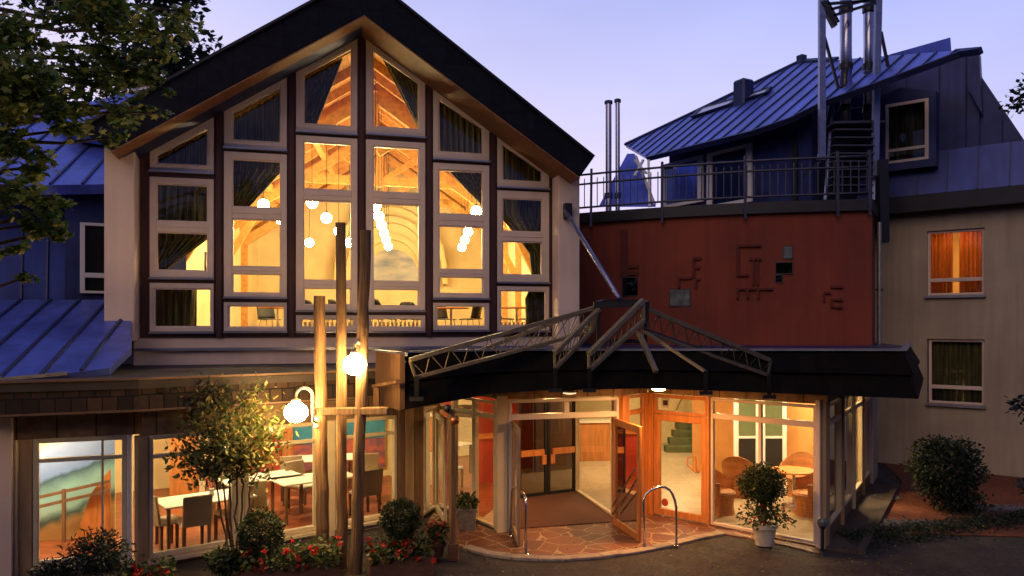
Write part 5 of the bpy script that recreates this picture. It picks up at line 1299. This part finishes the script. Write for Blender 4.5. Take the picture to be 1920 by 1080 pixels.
# seams run slantwise up this slope
seams(ur, 'zinc_seam', UR0, (U + Vd * .0).normalized(), Vd, URS.n, [((p - UR0).dot(U), (p - UR0).dot(Vd)) for p in q], .55)
m = MB(); q = [at(80, 213, 19.5), at(262, 168, 21), at(262, 262, 17.5), at(140, 245, 17.3)]; m.prism(q, (0, .2, -.2)); u2 = m.build('rear_roof', M['zinc'], lh)
for f_ in (.2, .45, .7): m = MB(); m.bar(q[0].lerp(q[3], f_) + Vector((0, -.03, .03)), q[1].lerp(q[2], f_) + Vector((0, -.03, .03)), .05, .05); m.build('seam', M['zinc_seam'], u2)
m = MB(); m.box(at(268, 172, 22), (.5, .5, .35), .2); m.build('roof_light', M['white_frame'], u2)
m = MB(); m.prism([at(-300, 345, 16.8), at(230, 345, 17.2), at(230, 700, 17.2), at(-300, 700, 16.8)], (0, 3, 0)); m.build('core_wall', M['zinc_dark'], lh)
# ================================================================== leaves
NR = np.random.default_rng(11)
OVAL = np.array([(0, 0), (.22, .28), (.26, .55), (.0, 1.0), (-.26, .55), (-.22, .28)])
NARROW = np.array([(0, 0), (.13, .25), (.15, .55), (0, 1.0), (-.15, .55), (-.13, .25)])
MAPLE = np.array([(0, 0), (.18, .22), (.52, .18), (.38, .42), (.60, .72), (.26, .66), (0, 1.0), (-.26, .66), (-.60, .72), (-.38, .42), (-.52, .18), (-.18, .22)])
def leafmesh(name, C, size, mm, parent=None, org=(0, 0, 0), shape=OVAL, up=.5, out=None, droop=0.0, curl=.18):
    """one small polygon per leaf; up: how much the blades face the sky, out: direction array the tips point to"""
    C = np.asarray(C, float); n = len(C)
    nrm_ = NR.normal(size=(n, 3)); nrm_[:, 2] = np.abs(nrm_[:, 2]) * (1 - up) + up * 2.2
    nrm_ /= np.linalg.norm(nrm_, axis=1, keepdims=True)
    d = NR.normal(size=(n, 3)) if out is None else out + NR.normal(size=(n, 3)) * .55
    d[:, 2] -= droop
    d -= nrm_ * (d * nrm_).sum(1, keepdims=True); d /= np.linalg.norm(d, axis=1, keepdims=True) + 1e-9
    s = np.cross(d, nrm_); L = size * NR.uniform(.6, 1.25, n)
    k = len(shape)
    V = C[:, None, :] + (shape[None, :, 0, None] * s[:, None, :] + shape[None, :, 1, None] * d[:, None, :] - curl * (np.abs(shape[None, :, 0, None]) * 1.2 + shape[None, :, 1, None] ** 2 * .6) * nrm_[:, None, :]) * L[:, None, None]
    return np_mesh(name, V.reshape(-1, 3), np.arange(n * k).reshape(n, k), mm, parent, org)
def ball_pts(n, c, r, shell=.55, flat=None):
    v = NR.normal(size=(n, 3)); v /= np.linalg.norm(v, axis=1, keepdims=True)
    q = (shell + (1 - shell) * NR.random(n)) if shell > 0 else NR.random(n) ** (1/3)
    rr = np.array(r if hasattr(r, '__len__') else (r, r, r))
    return np.array(c) + v * q[:, None] * rr, v
def tw(m, a, b, r0, r1, k=5, wig=.08):
    a = Vector(a); b = Vector(b); L = (b - a).length; pts = []
    for i in range(k + 1):
        f_ = i / k; q = a.lerp(b, f_); w = wig * L * math.sin(math.pi * f_)
        pts.append(q + Vector((rnd.uniform(-w, w), rnd.uniform(-w, w), rnd.uniform(-w, w) * .6 + .06 * L * math.sin(math.pi * f_))))
    m.tube(pts, [r0 + (r1 - r0) * i / k for i in range(k + 1)], 7); return pts

# overhanging maple, trunk just outside the picture on the left
mx, my = -6.9, 7.6
maple = thing('maple_tree', 'maple with small green lobed leaves hanging over the blue roofs at top left', 'tree', (mx, my, 0))
m = MB(); m.tube([(mx, my, 0), (mx + .05, my + .05, 2.2), (mx - .05, my + .1, 4.6), (mx + .1, my, 7.2), (mx, my, 10)], [.26, .2, .17, .13, .06], 12); m.build('trunk', M['bark'], maple, smooth=True)
clus = [(40, 60, 95, 8.0, 950), (150, 40, 90, 8.3, 800), (240, 30, 70, 9.0, 420), (300, 60, 60, 9.2, 300), (60, 170, 100, 7.6, 900), (160, 150, 75, 8.2, 560), (235, 130, 65, 8.6, 380), (310, 110, 38, 9.0, 130), (20, 270, 75, 7.4, 520), (110, 245, 55, 7.8, 270),
        (215, 200, 45, 8.4, 170), (265, 200, 30, 8.8, 75), (205, 258, 28, 8.5, 70), (160, 210, 40, 8.2, 130), (30, 360, 58, 7.4, 300), (95, 370, 42, 7.6, 130), (60, 420, 42, 7.4, 130), (125, 437, 26, 7.7, 55), (15, 470, 40, 7.3, 110), (45, 520, 24, 7.3, 38), (80, 310, 40, 7.6, 120), (-60, 120, 140, 7.4, 900), (-60, 350, 110, 7.0, 500), (195, 85, 60, 8.6, 300), (330, 20, 45, 9.4, 150), (100, 400, 30, 7.6, 60), (300, 160, 26, 9.0, 40), (295, 212, 22, 8.9, 34)]
P_, O_ = [], []; lm = MB()
for px, py, rp, D, n in clus:
    c = at(px, py, D); r_ = rp / F * D
    a = Vector((mx, my, max(3.2, min(8.5, c.z - .9))))
    pts = tw(lm, a, c, .045, .012, 6, .05)
    for k in range(max(2, int(rp / 14))):
        v = Vector((rnd.gauss(0, 1), rnd.gauss(0, 1), rnd.gauss(0, .6))).normalized(); e = c + v * r_ * .85
        tw(lm, c, e, .012, .004, 3, .08)
        nn = int(n * .78) // max(2, int(rp / 14)); f_ = NR.random(nn) ** .7
        base = np.array(c)[None] * (1 - f_[:, None]) + np.array(e)[None] * f_[:, None]
        P_.append(base + NR.normal(size=(nn, 3)) * np.array([r_ * .24, r_ * .24, r_ * .13])); O_.append(np.repeat(np.array(v)[None], nn, 0))
lm.build('limbs', M['bark'], maple, smooth=True)
leafmesh('crown', np.concatenate(P_), .080, M['leaf_maple'], maple, (mx, my, 0), MAPLE, .55, np.concatenate(O_), .5)

def big_tree(loc, h, cr, label, n, size, mm, group=None, name='dark_tree', th=.3, lobes=9):
    t = thing(name, label, 'tree', loc, group); L0 = Vector(loc)
    m = MB(); top = L0 + Vector((0, 0, h * .8)); tw(m, L0, top, th, .06, 6, .02); pts = []
    for k in range(lobes):
        a = k * 2.4; f_ = k / (lobes - 1); rr = cr * (.25 + .55 * math.sin(math.pi * min(1, .25 + .7 * f_))); c = L0 + Vector((math.cos(a) * rr, math.sin(a) * rr, h * (.42 + .50 * f_)))
        tw(m, L0 + Vector((0, 0, h * (.3 + .4 * f_))), c, th * .35, .03, 4, .05)
        q = cr * (.48 - .10 * f_); p, v = ball_pts(n // lobes, c, (q, q, q * .8), .25); pts.append(p)
    m.build('trunk', M['bark'], t, smooth=True)
    leafmesh('crown', np.concatenate(pts), size, M[mm], t, loc, OVAL, .3)
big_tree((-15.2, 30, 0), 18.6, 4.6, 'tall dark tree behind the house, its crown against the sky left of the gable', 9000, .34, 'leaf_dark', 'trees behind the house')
big_tree((-22, 28, 0), 19, 5, 'tall dark tree behind the maple, farthest left', 7000, .36, 'leaf_dark', 'trees behind the house')
big_tree((-9.0, 37, 0), 16.0, 3.8, 'dark tree behind the blue roofs, lower and nearer the gable', 5000, .34, 'leaf_dark', 'trees behind the house')
# tree outside the picture at the right whose twigs reach into view
tx, ty = 9.6, 9.6
t = thing('garden_tree', 'tree at the right edge with a few leafy twigs reaching into view', 'tree', (tx, ty, 0))
m = MB(); m.tube([(tx, ty, 0), (tx + .1, ty, 3), (tx, ty + .1, 7.5)], [.16, .12, .05], 10); P_, O_ = [], []
for px, py, rp, D, n in ((1905, 195, 26, 10.5, 90), (1935, 165, 40, 10.5, 130), (1912, 755, 22, 10.8, 70), (1940, 770, 40, 10.6, 150), (1925, 910, 22, 10.8, 60), (1990, 250, 60, 10, 200), (2060, 180, 80, 9.9, 420), (2090, 400, 70, 9.7, 380), (2050, 60, 90, 9.8, 420), (2070, 760, 60, 10, 300), (2150, 250, 120, 9.4, 700), (2140, 600, 90, 9.5, 400), (2100, -100, 120, 9.5, 700)):
    c = at(px, py, D); r_ = rp / F * D; tw(m, (tx, ty, max(1.0, c.z - .3)), c, .03, .006, 5, .05); p, v = ball_pts(n, c, (r_, r_, r_ * .7), .1); P_.append(p); O_.append(v)
m.build('trunk', M['bark'], t, smooth=True)
leafmesh('crown', np.concatenate(P_), .085, M['leaf_dark'], t, (tx, ty, 0), OVAL, .4, np.concatenate(O_))
# wooded slope on the other side of the drive, behind the viewer
pts = []
for k in range(30):
    x = -46 + 3.2 * k + rnd.uniform(-1, 1); y = -13 - rnd.uniform(0, 9); h = rnd.uniform(9, 13)
    for q in range(9):
        c = (x + rnd.gauss(0, 1.6), y + rnd.gauss(0, 1.6), h * (.08 + .105 * q)); p, v = ball_pts(140, c, (2.4, 2.4, 1.9), .2); pts.append(p)
struct(leafmesh('woodland', np.concatenate(pts), .75, M['leaf_dark'], None, (0, -16, 0), OVAL, .2), 'stuff')

# ================================================================== entrance paving, kerb, beds
def crazy_mat():
    mm = bpy.data.materials.new('crazy_paving'); mm.use_nodes = True; t = mm.node_tree; L = t.links; b = t.nodes['Principled BSDF']
    tc = t.nodes.new('ShaderNodeTexCoord'); v1 = t.nodes.new('ShaderNodeTexVoronoi'); v1.feature = 'DISTANCE_TO_EDGE'; v2 = t.nodes.new('ShaderNodeTexVoronoi')
    nz = t.nodes.new('ShaderNodeTexNoise'); nz.inputs['Scale'].default_value = 5
    L.new(tc.outputs['Object'], nz.inputs['Vector'])
    mv = t.nodes.new('ShaderNodeMix'); mv.data_type = 'VECTOR'; mv.inputs[0].default_value = .06; L.new(tc.outputs['Object'], mv.inputs[4]); L.new(nz.outputs['Color'], mv.inputs[5])
    for v in (v1, v2): v.inputs['Scale'].default_value = 2.7; L.new(mv.outputs[1], v.inputs['Vector'])
    r1 = t.nodes.new('ShaderNodeValToRGB'); r1.color_ramp.elements[0].color = (.13, .038, .018, 1); r1.color_ramp.elements[1].color = (.27, .09, .04, 1)
    L.new(v2.outputs['Color'], r1.inputs[0])
    n2 = t.nodes.new('ShaderNodeTexNoise'); n2.inputs['Scale'].default_value = 14; n2.inputs['Detail'].default_value = 7; L.new(tc.outputs['Object'], n2.inputs['Vector'])
    m2 = t.nodes.new('ShaderNodeMix'); m2.data_type = 'RGBA'; m2.blend_type = 'MULTIPLY'; m2.inputs[0].default_value = .7; L.new(r1.outputs[0], m2.inputs[6]); L.new(n2.outputs[0], m2.inputs[7])
    st = t.nodes.new('ShaderNodeMapRange'); st.inputs[1].default_value = .012; st.inputs[2].default_value = .032; L.new(v1.outputs['Distance'], st.inputs[0])
    mx = t.nodes.new('ShaderNodeMix'); mx.data_type = 'RGBA'; mx.inputs[6].default_value = (.34, .23, .13, 1); L.new(st.outputs[0], mx.inputs[0]); L.new(m2.outputs[2], mx.inputs[7])
    L.new(mx.outputs[2], b.inputs['Base Color']); b.inputs['Roughness'].default_value = .6
    bp = t.nodes.new('ShaderNodeBump'); bp.inputs['Strength'].default_value = .5; bp.inputs['Distance'].default_value = .02; L.new(st.outputs[0], bp.inputs['Height']); L.new(bp.outputs[0], b.inputs['Normal'])
    return mm
M['crazy'] = crazy_mat()
edge = [(868, 1030), (905, 1042), (960, 1050), (1010, 1053), (1060, 1053), (1130, 1048), (1200, 1038), (1260, 1026), (1310, 1013), (1360, 1004), (1410, 1012), (1470, 1024), (1535, 1040)]
ep = [gnd(*q) for q in edge]
m = MB(); back_ = [Vector((5.3, 13.15, 0)), Vector((2.9, 15.3, 0)), Vector((2.1, 14.6, 0)), Vector((-.3, 14.05, 0)), Vector((-1.2, 15.0, 0)), Vector((-1.55, 15.4, 0)), Vector((-1.6, 14.5, 0))]
m.prism([p + Vector((0, 0, -.05)) for p in ep + back_], (0, 0, .075)); struct(m.build('entrance_paving', M['crazy']))
m = MB()
for a, b in zip(ep[:9], ep[1:10]):
    d = (b - a).normalized(); n = Vector((-d.y, d.x, 0)); a2, b2 = a + d * .006, b - d * .006
    if n.y < 0: n = -n
    k = max(1, round((b - a).length / .42))
    for i in range(k):
        s, e = a.lerp(b, i / k) + d * .005, a.lerp(b, (i + 1) / k) - d * .005; z = rnd.uniform(-.006, .006)
        m.loft([s - n * .02, e - n * .02, e + n * .17, s + n * .17], [v + Vector((0, 0, .05 + z)) for v in (s - n * .02, e - n * .02, e + n * .17, s + n * .17)])
struct(m.build('paving_kerb', M['kerb'], None, bevel=.008))
def bed(name, pts, z, mm):
    m = MB(); m.prism([Vector((p.x, p.y, -.03)) for p in pts], (0, 0, .03 + z)); return struct(m.build(name, M[mm]))
bed('mulch_bed', [gnd(1600, 1000), gnd(1570, 1012), Vector((5.85, 12.7, 0)), Vector((9.3, 18.3, 0)), Vector((10.1, 20.8, 0)), Vector((14.2, 17.4, 0)), Vector((13, 13.2, 0))], .02, 'mulch')
bed('planting_bed', [Vector((-12, 8.9, 0)), Vector((-6.9, 11.3, 0)), Vector((-5.6, 11.75, 0)), Vector((-2.2, 14.2, 0)), Vector((-1.7, 13.5, 0)), Vector((-1.15, 12.2, 0)), Vector((-2.2, 10.6, 0)), Vector((-7, 9.0, 0)), Vector((-12, 7.5, 0))], .04, 'soil')
# loose grey stones in the mulch
def pebbles(name, cx_, cy_, rx, ry, n, s0, s1, mm):
    m = MB()
    for k in range(n):
        a = rnd.uniform(0, 6.28); q = math.sqrt(rnd.random()); s = rnd.uniform(s0, s1)
        m.ball((cx_ + math.cos(a) * q * rx, cy_ + math.sin(a) * q * ry, .02 + s * .3), s, 7, 5, (1, rnd.uniform(.6, 1), .55), .12)
    return struct(m.build(name, M[mm], None, smooth=True), 'stuff')
for nm, px, py, rx, ry, n in (('gravel', 1690, 985, .75, .28, 260), ('gravel', 1655, 935, .4, .25, 110), ('gravel', 1870, 955, .7, .3, 160)):
    c = gnd(px, py); pebbles(nm, c.x, c.y, rx, ry, n, .02, .05, 'stone')
# low dark ground cover along the drive
A0, A1 = gnd(1590, 1020), gnd(2050, 965)
n = 6500; f_ = NR.random(n); w = NR.normal(size=n) * .25
gp = np.array(A0)[None] * (1 - f_[:, None]) + np.array(A1)[None] * f_[:, None]
gp[:, 1] += w + .1; gp[:, 2] = np.abs(NR.normal(size=n)) * .09 * np.exp(-(w / .35) ** 2) + .02
struct(leafmesh('ground_cover', gp, .075, M['leaf_dark'], None, (8, 13, 0), NARROW, .2), 'stuff')

# fallen leaves on the drive and the paving
n = 260; C = np.stack([NR.uniform(-2, 7, n), NR.uniform(11.3, 13.2, n), np.full(n, .012)], 1); C[:, 2] += np.where(C[:, 1] > 12.6, .03, 0)
struct(leafmesh('fallen_leaves', C, .05, M['leaf_shrub'], None, (2, 12, 0), OVAL, .8), 'stuff')
# ================================================================== plants
def ball_bush(name, px, py, D, rp, label, cat, n, size, mm='leaf_box', sc=(1, 1, 1), base=0.0, shell=.72, parent_pot=None, shape=OVAL, jit=.12):
    c = at(px, py, D); r_ = rp / F * D
    t = thing(name, label, cat, (c.x, c.y, base)); L0 = Vector((c.x, c.y, base))
    m = MB(); tw(m, L0, (c.x, c.y, c.z), .028, .012, 4, .03)
    for k in range(9):
        v = Vector((rnd.gauss(0, 1), rnd.gauss(0, 1), rnd.gauss(.3, 1))).normalized(); tw(m, (c.x, c.y, c.z - r_ * .4), c + Vector((v.x * sc[0], v.y * sc[1], v.z * sc[2])) * r_ * .8, .01, .003, 3, .06)
    m.build('stem', M['bark'], t, smooth=True)
    p, v = ball_pts(n, c, (r_ * sc[0], r_ * sc[1], r_ * sc[2]), shell)
    lump = 1 + jit * np.sin(v[:, 0] * 5 + px) * np.sin(v[:, 1] * 6 + py) + jit * .8 * np.sin(v[:, 2] * 9 + px)
    p = np.array(c) + (p - np.array(c)) * lump[:, None] + NR.normal(size=p.shape) * r_ * .03
    leafmesh('foliage', p, size, M[mm], t, (c.x, c.y, base), shape, .1, v)
    return t
ball_bush('boxwood_ball', 489, 998, 11.25, 40, 'round clipped boxwood ball below the multi-stemmed tree', 'bush', 5000, .042, base=.05)
ball_bush('boxwood_ball', 751, 972, 11.7, 37, 'round clipped boxwood ball right of the log posts', 'bush', 5000, .042, base=.05)
ball_bush('dark_shrub', 182, 1040, 10.4, 58, 'loose dark shrub in front of the leftmost restaurant window', 'shrub', 2200, .075, 'leaf_dark', (1, .8, .75), .0, .35, shape=NARROW)
ball_bush('dark_shrub', 100, 1072, 10.2, 34, 'small dark shrub at the bottom left corner of the leftmost window', 'shrub', 800, .07, 'leaf_dark', (1.2, .8, .6), .0, .3, shape=NARROW)
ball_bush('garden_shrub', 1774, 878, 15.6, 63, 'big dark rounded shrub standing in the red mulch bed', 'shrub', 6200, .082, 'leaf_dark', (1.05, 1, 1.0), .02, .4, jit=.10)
ball_bush('garden_shrub', 1800, 940, 15.4, 52, 'low spreading shrub under the big rounded shrub in the mulch bed', 'shrub', 900, .09, 'leaf_dark', (1.1, 1, .5), .02, .2)
ball_bush('leafy_shrub', 425, 1050, 11.1, 34, 'small leafy green shrub at the foot of the multi-stemmed tree', 'shrub', 700, .085, 'leaf_ger', (1.1, .8, .8), .05, .2)
# multi-stemmed tree lit by the globe lamp
b0 = plan(441, 11.75); B0 = Vector((b0.x, b0.y, .04))
t = thing('multi_stem_tree', 'small multi-stemmed tree with glossy leaves lit by the globe lamp in front of the restaurant', 'tree', B0)
m = MB(); P_, O_ = [], []; cc = at(425, 812, 11.75)
tips = [(352, 790, 11.6), (345, 830, 11.9), (372, 745, 11.8), (400, 765, 11.5), (425, 740, 12.0), (455, 755, 11.7), (487, 722, 11.8), (500, 790, 11.6), (515, 825, 12.0), (470, 820, 11.4), (430, 800, 11.4), (395, 830, 11.3), (365, 865, 11.7), (410, 870, 11.9), (455, 865, 12.1), (495, 860, 11.7), (440, 840, 12.1), (340, 862, 11.8), (385, 800, 12.1), (475, 780, 12.1), (520, 790, 11.8), (450, 790, 11.2), (400, 725, 11.9), (470, 742, 11.6)]
fork = []
for k in range(6):
    q = B0 + Vector(((k - 2.5) * .03, rnd.uniform(-.05, .05), 0)); e = at(405 + 13 * k, 905 + rnd.uniform(-14, 10), 11.55 + .08 * k); tw(m, q, e, .019, .012, 6, .025); fork.append(e)
for k, q in enumerate(tips):
    e = at(*q); f0 = min(fork, key=lambda v: (v - e).length); tw(m, f0, e, .014, .004, 5, .08)
    nn = 185; s = NR.random(nn) ** .6; d = np.array((e - f0).normalized())
    base = np.array(f0)[None] * (1 - s[:, None]) * 1.0 + np.array(e)[None] * s[:, None]
    keep = s > .25
    P_.append((base + NR.normal(size=(nn, 3)) * .125)[keep]); O_.append(np.repeat((d + np.array((0, 0, .6)))[None], nn, 0)[keep])
m.build('stems', M['bark'], t, smooth=True)
leafmesh('crown', np.concatenate(P_), .105, M['leaf_shrub'], t, B0, NARROW * np.array((1.35, 1)), .15, np.concatenate(O_), -.1)

# planter boxes with geraniums
def flower_box(px0, px1, D, zt, label, nfl, ang=0.0):
    a, b = plan(px0, D), plan(px1, D + ang); W = Wall(a, b); c = W.P(W.L / 2, 0, -.2)
    t = thing('flower_box', label, 'flower box', c, 'flower boxes along the front')
    m = MB(); o = [W.P(0, 0, 0), W.P(W.L, 0, 0), W.P(W.L, 0, -.45), W.P(0, 0, -.45)]; ctr = sum(o, Vector()) / 4; i = [p + (ctr - p).normalized() * .06 for p in o]
    m.ring(o, i, (0, 0, zt)); m.build('box', M['terracotta'], t, bevel=.01)
    m = MB(); m.prism([p + Vector((0, 0, .02)) for p in i], (0, 0, zt - .06)); m.build('soil', M['soil'], t)
    n = int(700 * W.L); u = NR.random(n) * W.L; dn = NR.random(n) * .62 - .55; h = zt + np.abs(NR.normal(size=n)) * .12 - .16 * np.clip(dn + .02, 0, 1) / .1 * .5
    C = np.array([tuple(W.P(a_, z_, d_)) for a_, z_, d_ in zip(u, h, dn)]); leafmesh('leaves', C, .07, M['leaf_ger'], t, c, OVAL * np.array((1.7, 1)), .3)
    n = nfl; u = NR.random(n) * W.L; dn = NR.random(n) * .62 - .50; h = zt + .06 + NR.random(n) * .17 - .1 * (dn > .02); C = []
    for a_, z_, d_ in zip(u, h, dn):
        q = W.P(a_, z_, d_); p, v = ball_pts(16, q, .035, .6); C.append(p)
    leafmesh('blossoms', np.concatenate(C), .034, M['petal'], t, c, OVAL * np.array((2.2, 1)), .1)
    return t
flower_box(452, 640, 10.75, .33, 'long brown box of red geraniums between the tree and the logs', 26, .42)
flower_box(692, 812, 11.25, .30, 'brown box of red geraniums right of the log posts', 24, .25)
flower_box(214, 318, 10.3, .22, 'small box of red flowers below the leftmost window pier', 14, .2)
# terracotta pots with flowers near the wooden post
def pot(c, r_, h, mm, label, grp=None):
    t = thing('flower_pot', label, 'flower pot', c, grp); c = Vector(c)
    m = MB(); m.lathe(c, [(r_ * .68, 0), (r_ * .95, h * .82), (r_ * 1.08, h * .83), (r_ * 1.08, h), (r_ * .92, h), (r_ * .88, h * .9)], 26); m.build('pot', M[mm], t, smooth=False)
    m = MB(); m.lathe(c + Vector((0, 0, h * .86)), [(r_ * .9, 0), (r_ * .9, .01)], 20); m.build('soil', M['soil'], t)
    return t
c = gnd(820, 1048); t = pot((c.x, c.y, .04), .13, .22, 'terracotta', 'small brown pot of red flowers left of the wooden post with two balls')
p, v = ball_pts(260, (c.x, c.y, .42), (.22, .2, .2), .2); leafmesh('leaves', p, .07, M['leaf_ger'], t, (c.x, c.y, .04), OVAL * np.array((1.6, 1)), .2, v)
C = np.concatenate([ball_pts(14, q, .03, .5)[0] for q in ball_pts(16, (c.x, c.y, .46), (.2, .2, .2), .8)[0]]); leafmesh('blossoms', C, .032, M['petal'], t, (c.x, c.y, .04), OVAL * np.array((2.2, 1)), .1)
# potted topiary
c = plan(1433, 13.05); t = pot((c.x, c.y, .026), .21, .36, 'pot', 'cream pot holding a round topiary with a skirt of trailing flowers')
c3 = Vector((c.x, c.y, .026)); m = MB(); m.tube([c3 + Vector((0, 0, .3)), c3 + Vector((.02, 0, .95))], .03, 8)
cb = at(1428, 908, 13.05)
m.build('stem', M['bark'], t)
p, v = ball_pts(9500, cb, (.40, .39, .34), .35); p = np.array(cb) + (p - np.array(cb)) * (1 + .09 * np.sin(v[:, 0:1] * 6) * np.sin(v[:, 2:3] * 7 + 1)); p += NR.normal(size=p.shape) * .02; leafmesh('foliage', p, .042, M['leaf_box'], t, c3, OVAL, .1, v)
p, v = ball_pts(800, at(1436, 962, 13.0), (.48, .42, .20), .2); p[:, 2] -= .55 * np.maximum(0, np.linalg.norm(p[:, :2] - np.array((c.x, c.y)), axis=1) - .25); leafmesh('trailing_leaves', p, .065, M['leaf_ger'], t, c3, OVAL, .2, v)
C = np.concatenate([ball_pts(10, q, .022, .5)[0] for q in ball_pts(13, at(1436, 962, 12.95), (.5, .42, .2), .85)[0]]); leafmesh('blossoms', C, .026, M['petal'], t, c3, OVAL * np.array((2.2, 1)), .1)
# square metal planter by the left glazing
c = plan(876, 14.05); t = thing('metal_planter', 'square dark metal planter with pale green leaves beside the left glazing', 'planter', (c.x, c.y, .026))
m = MB(); m.loft([(c.x-.14, c.y-.14, .026), (c.x+.14, c.y-.14, .026), (c.x+.14, c.y+.14, .026), (c.x-.14, c.y+.14, .026)], [(c.x-.18, c.y-.18, .42), (c.x+.18, c.y-.18, .42), (c.x+.18, c.y+.18, .42), (c.x-.18, c.y+.18, .42)]); m.build('box', M['steel'], t, bevel=.01)
p, v = ball_pts(260, (c.x, c.y, .52), (.2, .2, .16), .2); leafmesh('leaves', p, .10, M['leaf_ger'], t, (c.x, c.y, .026), NARROW * np.array((1.5, 1)), .1, v)

# ================================================================== log posts with lamps, wooden post, hand rails
lg = thing('log_posts', 'three rough upright logs tied by a wooden crossbar in front of the restaurant', 'log posts', plan(640, 11.8).to_3d())
def log(pts, r_):
    m = MB(); P = []; 
    for i in range(15):
        f_ = i / 14; P.append(pts[0].lerp(pts[1], f_) + Vector((rnd.uniform(-.012, .012), rnd.uniform(-.012, .012), 0)))
    m.tube(P, [r_ * (1.06 - .14 * i / 14) * rnd.uniform(.97, 1.03) for i in range(15)], 14); return m.build('log', M['log'], lg, smooth=False, bevel=.0)
gA = at(606, 1080, 11.9); gA.z = 0; gB = at(641, 1080, 11.75); gB.z = 0; gC = at(667, 1080, 11.5); gC.z = 0
log([gA, at(599, 555, 11.95)], .095); log([gB, at(640, 418, 11.8)], .080); log([gC, at(685, 432, 11.6)], .088)
m = MB(); m.bar(at(586, 772, 11.65), at(729, 770, 11.45), .10, .11); m.build('crossbar', M['log'], lg, bevel=.012)
m = MB(); m.bar(at(590, 770, 12.05), at(726, 769, 11.85), .09, .10); m.build('crossbar', M['log'], lg, bevel=.012)
def globe_lamp(pc, pts, label):
    t = thing('globe_lamp', label, 'lamp', pc, 'globe lamps on the logs')
    m = MB(); m.ball(pc, .165, 26, 16, (1.06, 1.06, .92)); gl = m.build('globe', M['globe'], t, smooth=True)
    m = MB(); m.tube(pts, .022, 10); m.build('bracket', M['cream_frame'], t, smooth=True)
    m = MB(); m.lathe(pc + Vector((0, 0, .135)), [(.07, 0), (.07, .05), (.03, .07)], 14); m.build('lamp_cap', M['cream_frame'], t)
    m = MB(); m.lathe(pts[-1], [(.05, -.07), (.05, .07)], 12); m.build('fixing', M['cream_frame'], t)
g1 = at(555, 773, 11.55)
arc = [g1 + Vector((0, 0, .17))] + [g1 + Vector((.125 - .125 * math.cos(a), 0, .24 + .13 * math.sin(a))) for a in np.linspace(0, math.pi, 10)] + [at(587, 790, 11.6), at(594, 792, 11.85)]
globe_lamp(g1, arc, 'lit white globe lamp on a curved gooseneck bracket at the left log')
g2 = at(665, 684, 11.40)
globe_lamp(g2, [g2 + Vector((0, 0, .17)), g2 + Vector((0, 0, .30)), g2 + Vector((.03, .06, .36)), at(678, 652, 11.55)], 'lit white globe lamp hanging high between the middle and right logs')

c = gnd(850, 1050); t = thing('wooden_post', 'slim wooden post with a dark ball and a copper ball near its top', 'post', (c.x, c.y, 0))
m = MB(); m.tube([c, Vector((c.x - .02, c.y, 1.3)), Vector((c.x - .04, c.y, 2.40))], [.068, .062, .058], 12); m.build('post', M['log'], t)
m = MB(); m.ball(at(839, 766, 12.2), .068, 16, 10); m.build('dark_ball', M['black'], t, smooth=True)
M['copper'] = mat('aged_copper', (.45, .16, .06), .35, .8)
m = MB(); m.ball(at(853, 788, 12.15), .075, 16, 10); m.build('copper_ball', M['copper'], t, smooth=True)
m = MB(); m.box((c.x, c.y, .14), (.17, .17, .28)); m.build('socket', M['terracotta'], t, bevel=.01)
# hand rails
def hrail(pts, label):
    t = thing('hand_rail', label, 'hand rail', (pts[0].x, pts[0].y, .026), 'steel hand rails at the entrance')
    P = []
    for i, p in enumerate(pts):
        if 0 < i < len(pts) - 1:
            a, b = (pts[i-1] - p).normalized(), (pts[i+1] - p).normalized(); r_ = .12
            P += [p + a * r_, p + a * r_ * .35 + b * r_ * .35, p + b * r_]
        else: P.append(p)
    m = MB(); m.tube(P, .022, 12); m.build('rail', M['chrome'], t, smooth=True)
    for p in (pts[0], pts[-1]):
        if p.z < .1: m = MB(); m.lathe(p, [(.05, 0), (.05, .012), (.03, .02)], 14); m.build('foot', M['chrome'], t)
q = gnd(986, 1040, .026); q2 = gnd(1268, 1024, .026); q1 = gnd(1208, 1027, .026)
hrail([q, Vector((q.x, q.y, .98)), Vector((q.x - .22, q.y + 1.0, .95)), Vector((q.x - .26, q.y + 1.1, .026))], 'curved steel hand rail left of the open entrance doors')
hrail([q2, Vector((q2.x, q2.y, .80)), Vector((q2.x - .16, q2.y + .05, 1.06)), Vector((q1.x, q1.y + .1, .92)), Vector((q1.x, q1.y, .026))], 'arched steel hand rail in front of the glass door on the right')
# little glass ball lamp at the glazing corner
c = plan(1542, 12.55); t = thing('ball_ornament', 'small glass ball on a short dark post at the right corner of the glazing', 'ornament', (c.x, c.y, 0))
m = MB(); m.lathe((c.x, c.y, 0), [(.07, 0), (.05, .03), (.025, .06), (.025, .42), (.06, .45)], 14); m.build('stand', M['black_steel'], t)
m = MB(); m.ball((c.x, c.y, .53), .085, 20, 12); m.build('ball', M['grey_pane'], t, smooth=True)
